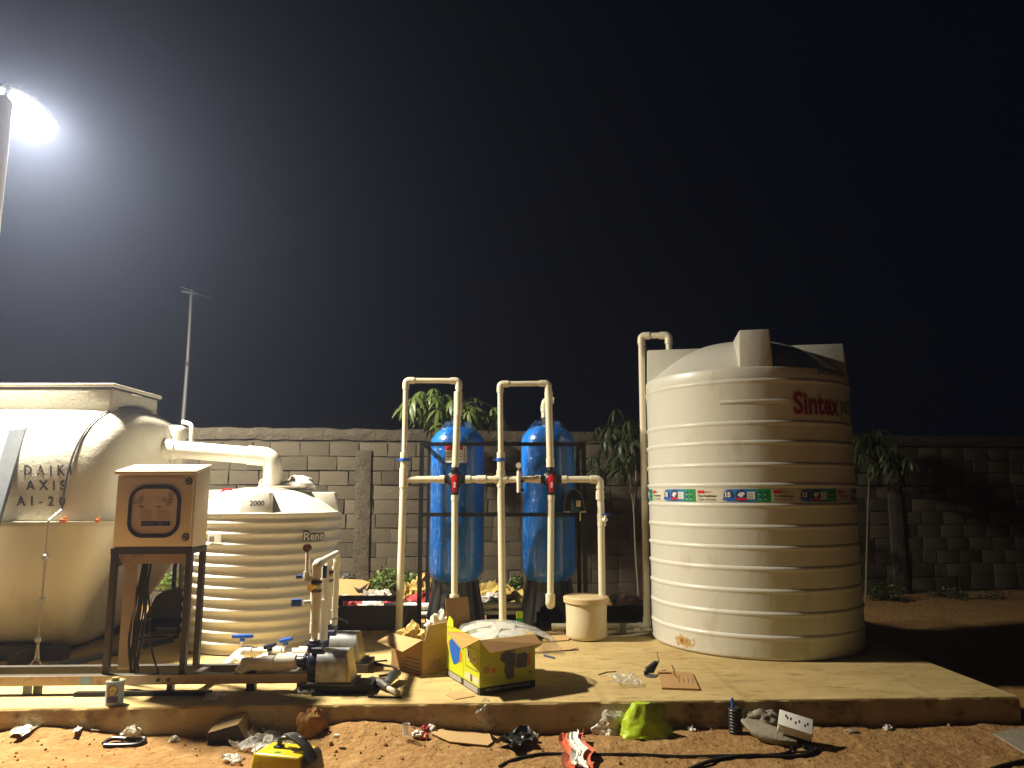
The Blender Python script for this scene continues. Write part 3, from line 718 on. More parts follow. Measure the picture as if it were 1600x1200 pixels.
# ================================================================== SINTEX TANK
SC = V((2.33, 7.34, SLAB)); SR = .966
st = thing('water_tank', 'tall cream ribbed Sintex water tank with printed blue and green band', 'water tank', SC)
def zc_(y): return PY(1180, y, SC.y - SR)[2] - SLAB
zsh = zc_(571)
ribs = [zc_(y) for y in (594, 660, 691, 726, 758, 790, 824, 857, 890, 925, 961, 998)]
prof = [(.001, 0), (SR - .03, 0), (SR - .006, .012), (SR, .03)]
for z in sorted(ribs):
    prof += [(SR, z - .030)] + [(SR + .010 * math.sin(math.pi * k / 8)**.8, z - .020 + .040 * k / 8) for k in range(1, 8)] + [(SR - .003, z + .023), (SR, z + .032)]
prof += [(SR, zsh - .02), (SR - .006, zsh - .006), (SR - .02, zsh)]
m = MB(); m.lathe(prof, 160, SC); m.build('body', M['tank'], st, smooth=50)
zl = zc_(513)
dome = [(SR - .02, zsh)]
for i in range(1, 17):
    t = i / 16; dome.append((SR - .02 - (SR - .30) * t, zsh + (zl - zsh + .02) * math.sin(t * math.pi / 2)**1.1))
m = MB(); m.lathe(dome, 120, SC); m.build('dome', M['tank'], st, smooth=60)
m = MB(); m.lathe([(.31, zl), (.31, zl + .022), (.2, zl + .034), (.001, zl + .036)], 40, SC); m.build('lid', M['tank'], st)
fs_ = math.atan2(-SC.y, -SC.x) + R(7)
for i in range(4):
    m = MB(); ring_lug(m, SC.x, SC.y, fs_ + i * math.pi / 2, SR - .012, .30, .29, .262, SLAB + zsh - .03, SLAB + zl, .012)
    m.build('lifting_lug', M['tank'], st, bevel=.014)
# short raised bar in the second panel
a0, z0 = cyl_hit(1124, 629, SC.x, SC.y, SR); a1, _ = cyl_hit(1235, 631, SC.x, SC.y, SR)
m = MB(); m.lathe([(SR - .005, z0 - .018), (SR + .010, z0 - .012), (SR + .014, z0), (SR + .010, z0 + .012), (SR - .005, z0 + .018)], 24, (SC.x, SC.y, 0), a0, a1); m.build('moulded_bar', M['tank'], st)
# lettering
a0, z0 = cyl_hit(1240, 647, SC.x, SC.y, SR); a1, _ = cyl_hit(1311, 650, SC.x, SC.y, SR)
wd = (a1 - a0) * SR
m = MB(); m2 = MB()
def tall(u0, v0): return cyl_fn(SC.x, SC.y, SR + .004, a0, z0)
add_text(m, 'Sintex', cyl_fn(SC.x, SC.y, SR + .003, a0 - .010, z0 - .010), w=wd * 1.03, h=.222, bold=.075); m.build('lettering', M['drum'], st, smooth=0)
add_text(m2, 'Sintex', cyl_fn(SC.x, SC.y, SR + .006, a0, z0), w=wd, h=.20, bold=.03); m2.build('lettering', M['redink'], st, smooth=0)
m = MB(); a2 = a1 + .03; add_text(m, 'pure', cyl_fn(SC.x, SC.y, SR + .006, a2, z0 - .02), w=.26, h=.17, bold=.01); m.build('lettering', M['ink2'], st, smooth=0)
m = MB(); a0, z0 = cyl_hit(1274, 586, SC.x, SC.y, SR); f = cyl_fn(SC.x, SC.y, SR + .004, a0, z0); add_text(m, '(▪▪▪▪▪▪▪', f, w=.02, h=.06) if False else None
rr = random.Random(8)
add_text(m, '(', f, w=.012, h=.075)
uu = .03
for i in range(9):
    w_ = rr.uniform(.026, .045)
    for q in range(3): 
        x0 = uu + w_ * q / 3
        m.add([f(x0, .012), f(x0 + w_ / 4.5, .012), f(x0 + w_ / 4.5, .06), f(x0, .06)], [(0, 1, 2, 3)])
    m.add([f(uu, .054), f(uu + w_, .054), f(uu + w_, .062), f(uu, .062)], [(0, 1, 2, 3)])
    uu += w_ + .012
m.build('print', M['ink2'], st, smooth=0)
# printed band
ab_, zb0 = cyl_hit(1090, 783, SC.x, SC.y, SR); _, zb1 = cyl_hit(1090, 765, SC.x, SC.y, SR)
zb0 -= .004; zb1 += .004
bm = bpy.data.materials.new('band_print'); bm.use_nodes = True; nt = bm.node_tree; bs = nt.nodes['Principled BSDF']; bs.inputs['Roughness'].default_value = .35
uvn = nt.nodes.new('ShaderNodeUVMap'); sep = nt.nodes.new('ShaderNodeSeparateXYZ'); rp_ = nt.nodes.new('ShaderNodeValToRGB')
nt.links.new(uvn.outputs[0], sep.inputs[0]); nt.links.new(sep.outputs[0], rp_.inputs[0]); nt.links.new(rp_.outputs[0], bs.inputs['Base Color'])
cr = rp_.color_ramp; cr.elements[0].position = 0; cr.elements[0].color = (.62, .58, .46, 1); cr.elements[1].position = 1.0; cr.elements[1].color = (.01, .26, .06, 1)
for p, c in ((.06, (.62, .58, .46)), (.24, (.05, .22, .50)), (.48, (.015, .15, .46)), (.68, (.012, .22, .30)), (.80, (.012, .28, .09))):
    e = cr.elements.new(p); e.color = (*c, 1)
UN = R(38.5); wt, wg = .33, .67
band = MB(); uvs = []; txt_r = MB(); txt_k = MB(); badge = MB(); brd = MB(); wht = MB()
NSG = 20
for k in range(9):
    s0 = ab_ + (k - 2) * UN - UN * .02
    for i in range(NSG):
        b0_ = s0 + UN * i / NSG; b1_ = s0 + UN * (i + 1) / NSG; rb = SR + .003
        P = lambda a, z: V((SC.x + rb * math.cos(a), SC.y + rb * math.sin(a), z))
        band.add([P(b0_, zb0), P(b1_, zb0), P(b1_, zb1), P(b0_, zb1)], [(0, 1, 2, 3)])
        c0 = max(i / NSG - wt, 0) / wg * .999; c1_ = max((i + 1) / NSG - wt, 0) / wg * .999
        uvs.append((c0, c1_, c1_, c0))
    if 0 <= k <= 6:
        L_ = UN * SR; H = zb1 - zb0
        f = cyl_fn(SC.x, SC.y, SR + .0055, s0, zb0); fz = cyl_fn(SC.x, SC.y, SR + .007, s0, zb0)
        txt_r.add([f(.02, H * .66), f(.085, H * .66), f(.085, H * .9), f(.02, H * .9)], [(0, 1, 2, 3)])
        add_text(txt_k, 'pure', f, h=H * .17, u0=.095, v0=H * .66)
        add_text(txt_k, 'The Healthiest', f, w=.175, h=H * .17, bold=.03, u0=.02, v0=H * .38)
        add_text(txt_k, 'Tank of India.', f, w=.175, h=H * .18, u0=.02, v0=H * .10)
        for cx_, tx, rad_ in ((.30, '15', .42), (.405, '4P', .46)):
            n = 16; c_ = [(L_ * cx_ / .68 * .68 + 0, 0)]
            badge.add([f(cx_ + H * rad_ * math.cos(2 * math.pi * q / n) * .95, H * .5 + H * rad_ * math.sin(2 * math.pi * q / n) * (1 + .06 * math.cos(8 * q))) for q in range(n)], [tuple(range(n))])
            add_text(wht, tx, fz, h=H * .40, bold=.05, u0=cx_ - H * .26, v0=H * .36)
            brd.add([fz(cx_ - H * .5, H * .14), fz(cx_ + H * .5, H * .14), fz(cx_ + H * .42, H * .30), fz(cx_ - H * .42, H * .30)], [(0, 1, 2, 3)], 0 if tx == '4P' else 1)
        wht.add([f(.455, H * .2), f(.52, H * .2), f(.52, H * .78), f(.455, H * .78)], [(0, 1, 2, 3)])
        for r3 in range(4):
            txt_k.add([fz(.46, H * (.27 + .13 * r3)), fz(.512 - .01 * (r3 % 2), H * (.27 + .13 * r3)), fz(.512 - .01 * (r3 % 2), H * (.30 + .13 * r3)), fz(.46, H * (.30 + .13 * r3))], [(0, 1, 2, 3)])
        for q in range(4):
            cx_, cz_ = .56 + .045 * (q % 2), H * (.36 if q < 2 else .74)
            badge.add([f(cx_ + H * .1 * math.cos(2 * math.pi * w / 8), cz_ + H * .1 * math.sin(2 * math.pi * w / 8)) for w in range(8)], [tuple(range(8))])
            wht.add([fz(cx_ - .012, cz_ - H * .16), fz(cx_ + .012, cz_ - H * .16), fz(cx_ + .012, cz_ - H * .13), fz(cx_ - .012, cz_ - H * .13)], [(0, 1, 2, 3)])
bo = band.build('printed_band', bm, st, smooth=60, normals=False)
ul = bo.data.uv_layers.new(name='UVMap'); 
for p, q in zip(bo.data.polygons, uvs):
    for li, u_ in zip(p.loop_indices, q): ul.data[li].uv = (u_, .5)
txt_r.build('band_logo', M['red'], bo, smooth=0); txt_k.build('band_lettering', M['ink'], bo, smooth=0)
badge.build('band_badge', M['lblue'], bo, smooth=0); brd.build('band_ribbon', [M['red'], M['pumpblue']], bo, smooth=0); wht.build('band_lettering', M['white'], bo, smooth=0)
# rust stain at the foot
a0, z0 = cyl_hit(1068, 1004, SC.x, SC.y, SR)
rm = bpy.data.materials.new('rust_stain'); rm.use_nodes = True; nt = rm.node_tree; bs = nt.nodes['Principled BSDF']; bs.inputs['Roughness'].default_value = .8
uvn = nt.nodes.new('ShaderNodeUVMap'); tcn = nt.nodes.new('ShaderNodeTexCoord'); nz = nt.nodes.new('ShaderNodeTexNoise'); nz.inputs['Scale'].default_value = 26; nz.inputs['Detail'].default_value = 7
nt.links.new(tcn.outputs['Object'], nz.inputs['Vector'])
ln = nt.nodes.new('ShaderNodeVectorMath'); ln.operation = 'DISTANCE'; ln.inputs[1].default_value = (.5, .3, 0); nt.links.new(uvn.outputs[0], ln.inputs[0])
mr = nt.nodes.new('ShaderNodeMapRange'); mr.inputs[1].default_value = .45; mr.inputs[2].default_value = .05; mr.inputs[3].default_value = -.28; mr.inputs[4].default_value = .30; nt.links.new(ln.outputs['Value'], mr.inputs[0])
ad = nt.nodes.new('ShaderNodeMath'); ad.operation = 'ADD'; nt.links.new(nz.outputs[0], ad.inputs[0]); nt.links.new(mr.outputs[0], ad.inputs[1])
m2r = nt.nodes.new('ShaderNodeMapRange'); m2r.inputs[1].default_value = .50; m2r.inputs[2].default_value = .68; nt.links.new(ad.outputs[0], m2r.inputs[0])
cr = nt.nodes.new('ShaderNodeValToRGB'); cr.color_ramp.elements[0].color = (.62, .38, .10, 1); cr.color_ramp.elements[1].color = (.12, .04, .012, 1); cr.color_ramp.elements[1].position = 1; cr.color_ramp.elements[0].position = .55
nt.links.new(ad.outputs[0], cr.inputs[0]); nt.links.new(cr.outputs[0], bs.inputs['Base Color'])
mx = nt.nodes.new('ShaderNodeMixShader'); tr = nt.nodes.new('ShaderNodeBsdfTransparent'); nt.links.new(m2r.outputs[0], mx.inputs[0]); nt.links.new(tr.outputs[0], mx.inputs[1]); nt.links.new(bs.outputs[0], mx.inputs[2]); nt.links.new(mx.outputs[0], nt.nodes['Material Output'].inputs[0])
m = MB(); NA, NZ = 20, 8; ua = []
for i in range(NA + 1):
    for j in range(NZ + 1):
        a = a0 - .22 + .44 * i / NA; z = SLAB + .02 + .21 * j / NZ; m.v.append(V((SC.x + (SR + .0035) * math.cos(a), SC.y + (SR + .0035) * math.sin(a), z))); ua.append((i / NA, j / NZ))
zr = min(ribs); 
for i in range(NA):
    for j in range(NZ): m.f.append((i * (NZ + 1) + j, (i + 1) * (NZ + 1) + j, (i + 1) * (NZ + 1) + j + 1, i * (NZ + 1) + j + 1)); m.m.append(0)
ro_ = m.build('rust_stain', rm, st, normals=False, smooth=60); ul = ro_.data.uv_layers.new(name='UVMap')
for p in ro_.data.polygons:
    for li in p.loop_indices: ul.data[li].uv = ua[ro_.data.loops[li].vertex_index]

# overflow riser beside the tank
PR = .033
orr = thing('overflow_pipe', 'cream riser pipe hooking over the top left of the tall ribbed tank', 'pipe', PZ(1012, 985, SLAB))
Yo = 7.62
q = [PY(955, 979, Yo + .05), PY(1011, 979, Yo), PY(1002, 525, Yo), PY(1045, 524, Yo - .1), PY(1045, 545, Yo - .1)]
m = MB(); m.tube([q[0] + V((-.6, 0, 0)), q[1]], PR, 16); m.build('pipe', M['pvc'], orr); 
m = MB(); m.tube([q[1], q[2]], PR, 16); m.build('pipe', M['pvc'], orr)
m = MB(); m.tube([q[2], q[3]], PR, 16); m.build('pipe', M['pvc'], orr)
m = MB(); m.tube([q[3], q[4] + V((0, 0, -.25))], PR, 16); m.build('pipe', M['pvc'], orr)
def elbow(parent, a, b, c, r=None, mt='pvc', ln=.06):
    r = r or PR; a, b, c = V(a), V(b), V(c); m = MB()
    m.tube(fillet([b + (a - b).normalized() * (r + ln), b, b + (c - b).normalized() * (r + ln)], r * 1.3, 6), r + .008, 16)
    return m.build('elbow', M[mt], parent, smooth=40)
for i in (1, 2, 3): elbow(orr, q[i - 1], q[i], q[i + 1])
cab_ = tag(MB().tube(spline([PY(1009, 540, 7.45)] + [PY(1009.5 + (y - 540) * .0195 + 1.2 * math.sin(y * .045), y, 7.42) for y in range(570, 985, 20)] + [PY(1020, 988, 7.40)], 4), .007, 6).build('cable', M['cable']), 'thin black cable running down the left side of the tall tank', 'cable')

# ================================================================== FILTER VESSELS
VY = 7.95
def vessel(px, ptop, plow, rad, label, seed):
    c = PY(px, 900, VY); c.z = SLAB
    r = thing('filter_vessel', label, 'filter vessel', c, 0, 'blue filter vessels')
    zt = PY(px, ptop, VY).z - SLAB; zb = PY(px, plow, VY).z - SLAB
    m = MB(); prof = [(.05, zb - .01)]
    for i in range(1, 9):
        a = R(-90 + 90 * i / 8); prof.append((rad * math.cos(a)**.8, zb + .17 + .17 * math.sin(a)))
    prof += [(rad + .002, zb + .4), (rad + .002, zt - .45)]
    for i in range(0, 9):
        a = R(90 * i / 8); prof.append((max(rad * math.cos(a)**.75, .07), zt - .22 + .20 * math.sin(a)))
    m.lathe(prof, 56, c); m.build('vessel_body', M['blue'], r, smooth=60)
    m = MB(); m.lathe([(.07, zt - .03), (.07, zt + .06), (.05, zt + .07), (.05, zt + .12), (.001, zt + .12)], 20, c); m.build('top_cap', M['black'], r)
    # black skirt with arched opening
    m = MB(); N = 48
    for i in range(N):
        a0, a1 = 2 * math.pi * i / N, 2 * math.pi * (i + 1) / N; am = (a0 + a1) / 2
        dd = (am + math.pi / 2 + math.pi) % (2 * math.pi) - math.pi
        zlo = 0.0
        w = .62
        if abs(dd) < w: zlo = .29 * math.sqrt(max(1 - (dd / w)**2, 0))
        hi = zb + .07
        def P(a, z): 
            rr_ = rad * (1.08 - .34 * (z / hi)); return c + V((rr_ * math.cos(a), rr_ * math.sin(a), z))
        def Q(a, z): 
            rr_ = rad * (1.03 - .34 * (z / hi)); return c + V((rr_ * math.cos(a), rr_ * math.sin(a), z))
        m.add([P(a0, zlo), P(a1, zlo), P(a1, hi), P(a0, hi)], [(0, 1, 2, 3)]); m.add([Q(a0, zlo), Q(a1, zlo), Q(a1, hi), Q(a0, hi)], [(3, 2, 1, 0)])
        m.add([P(a0, zlo), Q(a0, zlo), Q(a1, zlo), P(a1, zlo)], [(0, 1, 2, 3)])
    for s_ in (-1, 1):
        for k in (.75, 1.35):
            a = -math.pi / 2 + s_ * k; p0 = c + V((rad * 1.0 * math.cos(a), rad * 1.0 * math.sin(a), 0)); p1 = c + V((rad * .74 * math.cos(a), rad * .74 * math.sin(a), zb + .06))
            m.tube([p0, p1], [.05, .03], 8)
    m.build('base_skirt', M['black'], r, smooth=50, normals=False)
    # film sleeve
    def ff(u, v):
        a = 2 * math.pi * u; z = (zb - .13) + (zt - zb + .17) * v
        k = rad + .006
        if v > .86: k = rad * (1 - .62 * ((v - .86) / .14)**1.6) + .012
        if v < .13: k = (rad - .02) * (1 - .18 * ((.13 - v) / .13)) + .012
        n_ = .008 * max(fbm(V((math.cos(a) * 2.2, math.sin(a) * 2.2, z * 2.1 + seed)), 3), -.2) + .006 * fbm(V((a * 2.0, z * 16, seed)), 2) * (1 if .12 < v < .88 else 2.6)
        k += max(n_, -.003)
        return c + V((k * math.cos(a), k * math.sin(a), z))
    m = MB(); m.grid(ff, 90, 80); m.build('stretch_wrap', M['wrap'], r, smooth=35)
    return r, c
v1, c1v = vessel(713, 664, 914, .282, 'left of the two blue film-wrapped filter vessels, with the white and red label', 1.0)
v2, c2v = vessel(857, 662, 914, .282, 'right of the two blue film-wrapped filter vessels, its neck fitting showing above', 5.0)
def vsticker(c, px0, px1, y0, y1):
    rad = .305
    a0, z1 = cyl_hit(px0, y0, c.x, c.y, rad); a1, z0 = cyl_hit(px1, y1, c.x, c.y, rad); return a0, a1, z0, z1, rad
a0, a1, z0, z1, rad = vsticker(c1v, 696, 729, 697, 723)
m = MB(); m.lathe([(rad, z0), (rad, z1)], 12, (c1v.x, c1v.y, 0), a0, a1); lab = m.build('label', M['white'], v1)
f = cyl_fn(c1v.x, c1v.y, rad + .002, a0, z0); W = (a1 - a0) * rad; H = z1 - z0
def arc_rect(mb, f, u0, u1, v0, v1, n=6):
    for i in range(n):
        a = u0 + (u1 - u0) * i / n; b = u0 + (u1 - u0) * (i + 1) / n; mb.add([f(a, v0), f(b, v0), f(b, v1), f(a, v1)], [(0, 1, 2, 3)])
m = MB(); arc_rect(m, f, 0, W * .82, H * .76, H); m.build('label_print', M['red'], lab, smooth=0)
m = MB()
for k in range(3): arc_rect(m, f, W * .02, W * .80, H * (.16 + .2 * k), H * (.19 + .2 * k))
for k in range(6): arc_rect(m, f, W * .87, W * .95, H * (.06 + .15 * k), H * (.14 + .15 * k), 2)
m.build('label_print', M['ink2'], lab, smooth=0)

# black frame
FY = 7.62
fr = thing('vessel_rack', 'black steel frame standing round the two blue vessels', 'rack', PY(785, 900, FY) * 1.0)
fr.location.z = SLAB
xL, xR = PY(658, 780, FY).x, PY(913, 780, FY).x; zT, zM = PY(785, 694, FY).z, PY(785, 804, FY).z
zT2, zM2 = PY(912, 695, FY).z, PY(912, 804, FY).z
for x in (xL, xR): MB().beam((x, FY, SLAB), (x, FY, zT + .02), .042, .042).build('post', M['blackst'], fr)
for x in (xL, xR): MB().beam((x, FY + .72, SLAB), (x, FY + .72, zT + .02), .042, .042).build('post', M['blackst'], fr)
for z in (zT, zM):
    MB().beam((xL + .022, FY - .003, z), (xR - .022, FY - .003, z), .038, .038).build('rail', M['blackst'], fr)
for x in (xL, xR): MB().beam((x, FY + .022, zT), (x, FY + .698, zT), .036, .036).build('rail', M['blackst'], fr)

# cream pipework with multiport valves
PYY = 7.42
pw = thing('filter_pipework', 'cream pipework with red-handled valves in front of the blue vessels', 'pipework', V((PY(700, 900, PYY).x, PYY, SLAB)))
def seg(a, b, r=PR, nm='pipe', mt='pvc'): return MB().tube([a, b], r, 16).build(nm, M[mt], pw, smooth=40)
def P_(px, py): return PY(px, py, PYY)
zH = P_(700, 749).z
def vert(px0, px1, y0, y1):
    a = P_(px0, y0); b = P_(px1, y1); return a, b
A0 = P_(634.5, 594.5); B0 = P_(717, 595); C0 = P_(781.5, 600); D0 = P_(856.5, 599)
Lx = P_(626.5, 900).x; Lb = V((P_(623, 985).x, PYY, SLAB))
Mb = V((P_(786, 980).x, PYY, SLAB))
HL = V((P_(631, 749).x, PYY, zH)); HM = V((P_(782.5, 749).x, PYY, zH)); HR = V((P_(937, 749).x, PYY, zH))
V1 = V((P_(711, 749).x, PYY, zH)); V2 = V((P_(861, 749).x, PYY, zH))
E1 = P_(710, 945); E2 = P_(860, 944)
# loops
small = .027
seg(A0, V((HL.x, PYY, zH + .2)), small); seg(A0, B0, small); seg(B0, P_(716, 640), small)
seg(P_(716, 616), P_(712, 727), .036); seg(P_(716, 612), P_(715.5, 650), .042, 'coupling')
seg(C0, V((HM.x, PYY, zH + .2)), small); seg(C0, D0, small); seg(D0, P_(857, 625), small)
seg(P_(857, 618), P_(860, 727), .036); seg(P_(857, 612), P_(858, 632), .041, 'coupling'); seg(P_(859.6, 716), P_(860, 730), .041, 'coupling')
for a, b, c in ((V((HL.x, PYY, zH + .2)), A0, B0), (A0, B0, P_(716, 640)), (V((HM.x, PYY, zH + .2)), C0, D0), (C0, D0, P_(857, 625))): elbow(pw, a, b, c, small)
m = MB(); m.tube([P_(711.5, 668), P_(711.5, 671)], .044, 12)
# headers
vx = .105
seg(HL, V1 - V((vx, 0, 0))); seg(V1 + V((vx, 0, 0)), HM); seg(HM, V2 - V((vx, 0, 0))); seg(V2 + V((vx, 0, 0)), HR)
for c in (V1, V2):
    for s_ in (-1, 1): seg(c + V((s_ * vx, 0, 0)), c + V((s_ * (vx + .05), 0, 0)), PR + .008, 'coupling')
seg(HM + V((-.06, 0, 0)), HM + V((.06, 0, 0)), PR + .009, 'tee'); seg(HM + V((0, 0, -.07)), HM + V((0, 0, .09)), PR + .010, 'tee')
seg(HM + V((.16, 0, 0)), HM + V((.20, 0, 0)), PR + .008, 'coupling'); seg(HM + V((-.24, 0, 0)), HM + V((-.15, 0, 0)), PR + .008, 'coupling')
# left riser
seg(V((HL.x, PYY, zH + .09)), Lb, PR + .003); seg(V((HL.x, PYY, zH - .08)), V((HL.x, PYY, zH + .12)), PR + .011, 'tee')
seg(HM, Mb, PR + .003)
for h in (HL, HM):
    p = V((h.x, PYY, zH + .20)); 
    seg(p + V((0, 0, -.11)), p + V((0, 0, -.02)), .037, 'union'); seg(p + V((0, 0, .012)), p + V((0, 0, .07)), .040, 'union')
    m = MB(); m.cyl(p + V((0, 0, -.018)), p + V((0, 0, .008)), .052, n=10)
    for s_ in (-1, 1): m.box(p + V((s_ * .058, 0, -.004)), (.04, .02, .018))
    m.build('union_ring', M['valveblue'], pw, bevel=.003)
# right drop with sampling tap
HRb = V((P_(941, 960).x, PYY, SLAB)); seg(HR, V((HR.x + .008, PYY, zH - .3))); seg(V((HR.x + .008, PYY, zH - .3)), HRb, PR + .001)
elbow(pw, HR - V((.3, 0, 0)), HR, HR - V((0, 0, .3)))
seg(V((HR.x, PYY, zH - .20)), V((HR.x, PYY, zH - .11)), PR + .009, 'coupling'); seg(V((HR.x + .012, PYY, zH - .46)), V((HR.x + .010, PYY, zH - .34)), PR + .009, 'tee')
t = V((HR.x + .012, PYY, zH - .395))
m = MB(); m.cyl(t, t + V((.035, -.07, 0)), .020); m.cyl(t + V((.03, -.06, 0)), t + V((.03, -.06, .045)), .012); tp = m.build('sampling_tap', M['pvcw'], pw)
m = MB(); m.box(t + V((.035, -.06, .05)), (.085, .02, .014)); m.build('tap_handle', M['valveblue'], tp, bevel=.003)
# drops to the vessel feet
for c, e in ((V1, E1), (V2, E2)):
    seg(V((c.x, PYY, zH - .155)), V((e.x, PYY, e.z)), PR - .001); seg(V((c.x, PYY, zH - .155)), V((c.x, PYY, zH - .21)), PR + .004, 'coupling')
    seg(V((c.x, PYY, zH + .15)), V((c.x, PYY, zH + .12)), PR + .002, 'coupling')
    elbow(pw, e + V((0, 0, .3)), e, e + V((0, .3, -.0)), PR + .006); seg(e, e + V((0, .28, .02)))
    seg(e + V((.0, -.0, .0)), e + V((0, -.012, 0)), PR + .012, 'elbow_cap')
    # valve
    m = MB(); m.lathe([(.001, -.05), (.075, -.05), (.085, -.03), (.085, .0), (.072, .012), (.06, .03), (.045, .048), (.001, .05)], 28)
    RX = Matrix.Rotation(math.pi / 2, 3, 'X'); m.v = [c + RX @ v for v in m.v]
    for s_ in (-1, 1): m.tube([c + V((s_ * .055, .01, 0)), c + V((s_ * vx, .01, 0))], .040, 14)
    m.tube([c + V((0, .01, .05)), c + V((0, .01, .135))], .038, 14); m.tube([c + V((0, .01, -.05)), c + V((0, .01, -.165))], .038, 14)
    for k in range(8):
        a = k * math.pi / 4 + .39; m.cyl(c + V((.085 * math.cos(a), -.03, .085 * math.sin(a))), c + V((.085 * math.cos(a), .03, .085 * math.sin(a))), .012, n=8)
    vb = m.build('valve_body', M['black'], pw, bevel=.002)
    m = MB(); m.cyl(c + V((0, -.045, .012)), c + V((0, -.075, .012)), .033, .028, 20); m.hexa([c + V(p) for p in ((-.022, -.072, -.125), (.022, -.072, -.125), (.022, -.050, -.125), (-.022, -.050, -.125), (-.030, -.082, .012), (.030, -.082, .012), (.030, -.05, .012), (-.030, -.05, .012))])
    m.build('valve_handle', M['red'], vb, bevel=.006)
    m = MB(); m.box(c + V((.002, -.080, -.055)), (.018, .006, .055)); m.build('handle_label', M['white'], vb)
# gauge spur
g0 = P_(810.5, 752)
m = MB(); m.tube([g0 + V((0, -.05, .10)), g0 + V((0, -.05, -.11))], .020, 12); m.tube([g0, g0 + V((0, -.05, 0))], .02, 10); gs = m.build('gauge_spur', M['pvcw'], pw)
m = MB(); m.cyl(g0 + V((0, -.05, .10)), g0 + V((0, -.05, .125)), .010); m.cyl(g0 + V((0, -.045, .155)), g0 + V((0, -.075, .155)), .033, n=20); m.build('gauge', M['wire'], gs)
m = MB(); m.cyl(g0 + V((0, -.0755, .155)), g0 + V((0, -.077, .155)), .026, n=20); m.build('gauge_face', M['white'], gs)
for z in (.0, -.085): MB().box(g0 + V((.035, -.055, z)), (.035, .02, .025)).build('tap_handle', M['navy'], gs)
# neck pipe seen behind the right loop
n0 = PY(851, 626, VY); 
m = MB(); m.tube(fillet([n0 + V((0, 0, -.22)), n0, n0 + V((.10, 0, 0))], .04), .038, 14); m.tube([n0 + V((0, 0, -.12)), n0 + V((0, 0, -.05))], .045, 14); m.build('neck_pipe', M['pvc'], pw)
m = MB(); m.cyl(V((c2v.x - .02, VY, n0.z - .42)), n0 + V((0, 0, -.2)), .036); m.build('neck_fitting', M['black'], pw)

# dosing pump on the frame
dpu = thing('dosing_pump', 'black arched dosing pump with a small cream label on the frame rail', 'dosing pump', PY(896, 803, FY))
o = PY(896, 803, FY) + V((0, -.09, .022))
pts = [(-.108, 0)] + [(.104 * math.sin(R(a)) * (1.0) - .006, .225 * math.cos(R(a))**.85 + .005) for a in range(-80, 81, 10)] + [(.108, 0)]
m = MB(); m.prism([o + V((x, -.07, z)) for x, z in pts], (0, .22, 0)); bd = m.build('housing', M['black'], dpu, bevel=.01)
m = MB(); m.tube([o + V((x * .97, -.078, z * .97 + .004)) for x, z in pts], .005, 6); m.build('front_rim', M['zinc'], dpu)
m = MB(); m.box(o + V((.005, -.085, .07)), (.09, .05, .12)); m.build('pump_head', M['gbox'], dpu, bevel=.008)
m = MB(); m.box(o + V((.036, -.113, .085)), (.045, .006, .06)); m.build('label', M['drumlid'], dpu)
for x in (-.075, .085): MB().box(o + V((x, -.082, .004)), (.055, .03, .012)).build('foot', M['drum'], dpu)
m = MB(); m.cyl(o + V((.055, -.07, .0)), o + V((.052, -.07, -.085)), .006); m.build('spout', M['pvcw'], dpu)

# white dosing drum
dc = PZ(920, 1004, SLAB); dr_ = .198; dc = V((dc.x, dc.y + dr_, SLAB))
dd_ = thing('dosing_drum', 'short cream plastic drum with a beige lid on the slab', 'drum', dc)
zl_ = PY(920, 935, dc.y).z - SLAB
m = MB(); m.lathe([(.001, 0), (dr_ - .04, 0), (dr_ - .012, .012), (dr_, .04), (dr_ - .002, zl_ * .5), (dr_ + .002, zl_ - .02)], 56, dc); m.build('drum_body', M['drum'], dd_, smooth=60)
m = MB(); m.lathe([(dr_ + .012, zl_ - .035), (dr_ + .022, zl_ - .03), (dr_ + .024, zl_ + .012), (dr_ + .012, zl_ + .024), (dr_ - .04, zl_ + .026), (.06, zl_ + .03), (.001, zl_ + .03)], 56, dc); m.build('drum_lid', M['drumlid'], dd_, smooth=45)

# back steel channels and pipe runs
def chan(name, label, a, b, h, t=.06, mt='darksteel'):
    r = thing(name, label, 'steel channel', (V(a) + V(b)) / 2); a = V(a); b = V(b)
    z = V((0, 0, 1))
    MB().beam(a + z * h / 2, b + z * h / 2, .012, h - .02, up=(0, 0, 1)).build('web', M[mt], r)
    for q in (.006, h - .006): MB().beam(a + z * q + V((0, -t / 2, 0)), b + z * q + V((0, -t / 2, 0)), t, .011).build('flange', M[mt], r)
    return r
y1 = 7.66
bz = PZ(560, 992, SLAB)
r_ = chan('steel_channel', 'long dark steel channel on the slab, left of the blue vessels', (PY(500, 990, y1).x, y1, SLAB + .03), (PY(652, 990, y1).x, y1, SLAB + .03), .235, .05)
MB().beam((PY(500, 950, y1 + .25).x, y1 + .25, SLAB + .30), (PY(626, 950, y1 + .25).x, y1 + .25, SLAB + .30), .06, .05).build('top_bar', M['darksteel'], r_)
p = PY(532, 955, y1 + .25); MB().beam((p.x, y1 + .25, SLAB), (p.x, y1 + .25, SLAB + .275), .06, .05).build('stub_post', M['darksteel'], r_)
MB().beam(PY(636, 955, y1 - .1), V((PY(626, 995, y1 - .1).x, y1 - .1, SLAB)), .015, .012).build('brace', M['zinc'], r_)
cs_ = bxw(PY(520, 990, y1).x, PY(690, 990, y1).x, y1 - .06, y1 + .03, SLAB - .002, SLAB + .028).build('sill_strip', M['slabface'], r_, bevel=.004)
chan('steel_channel', 'black steel channel behind the cream drum, right of the vessels', (PY(760, 970, 8.3).x, 8.3, SLAB), (PY(1006, 970, 8.3).x, 8.3, SLAB), .17, .05, 'blackst')
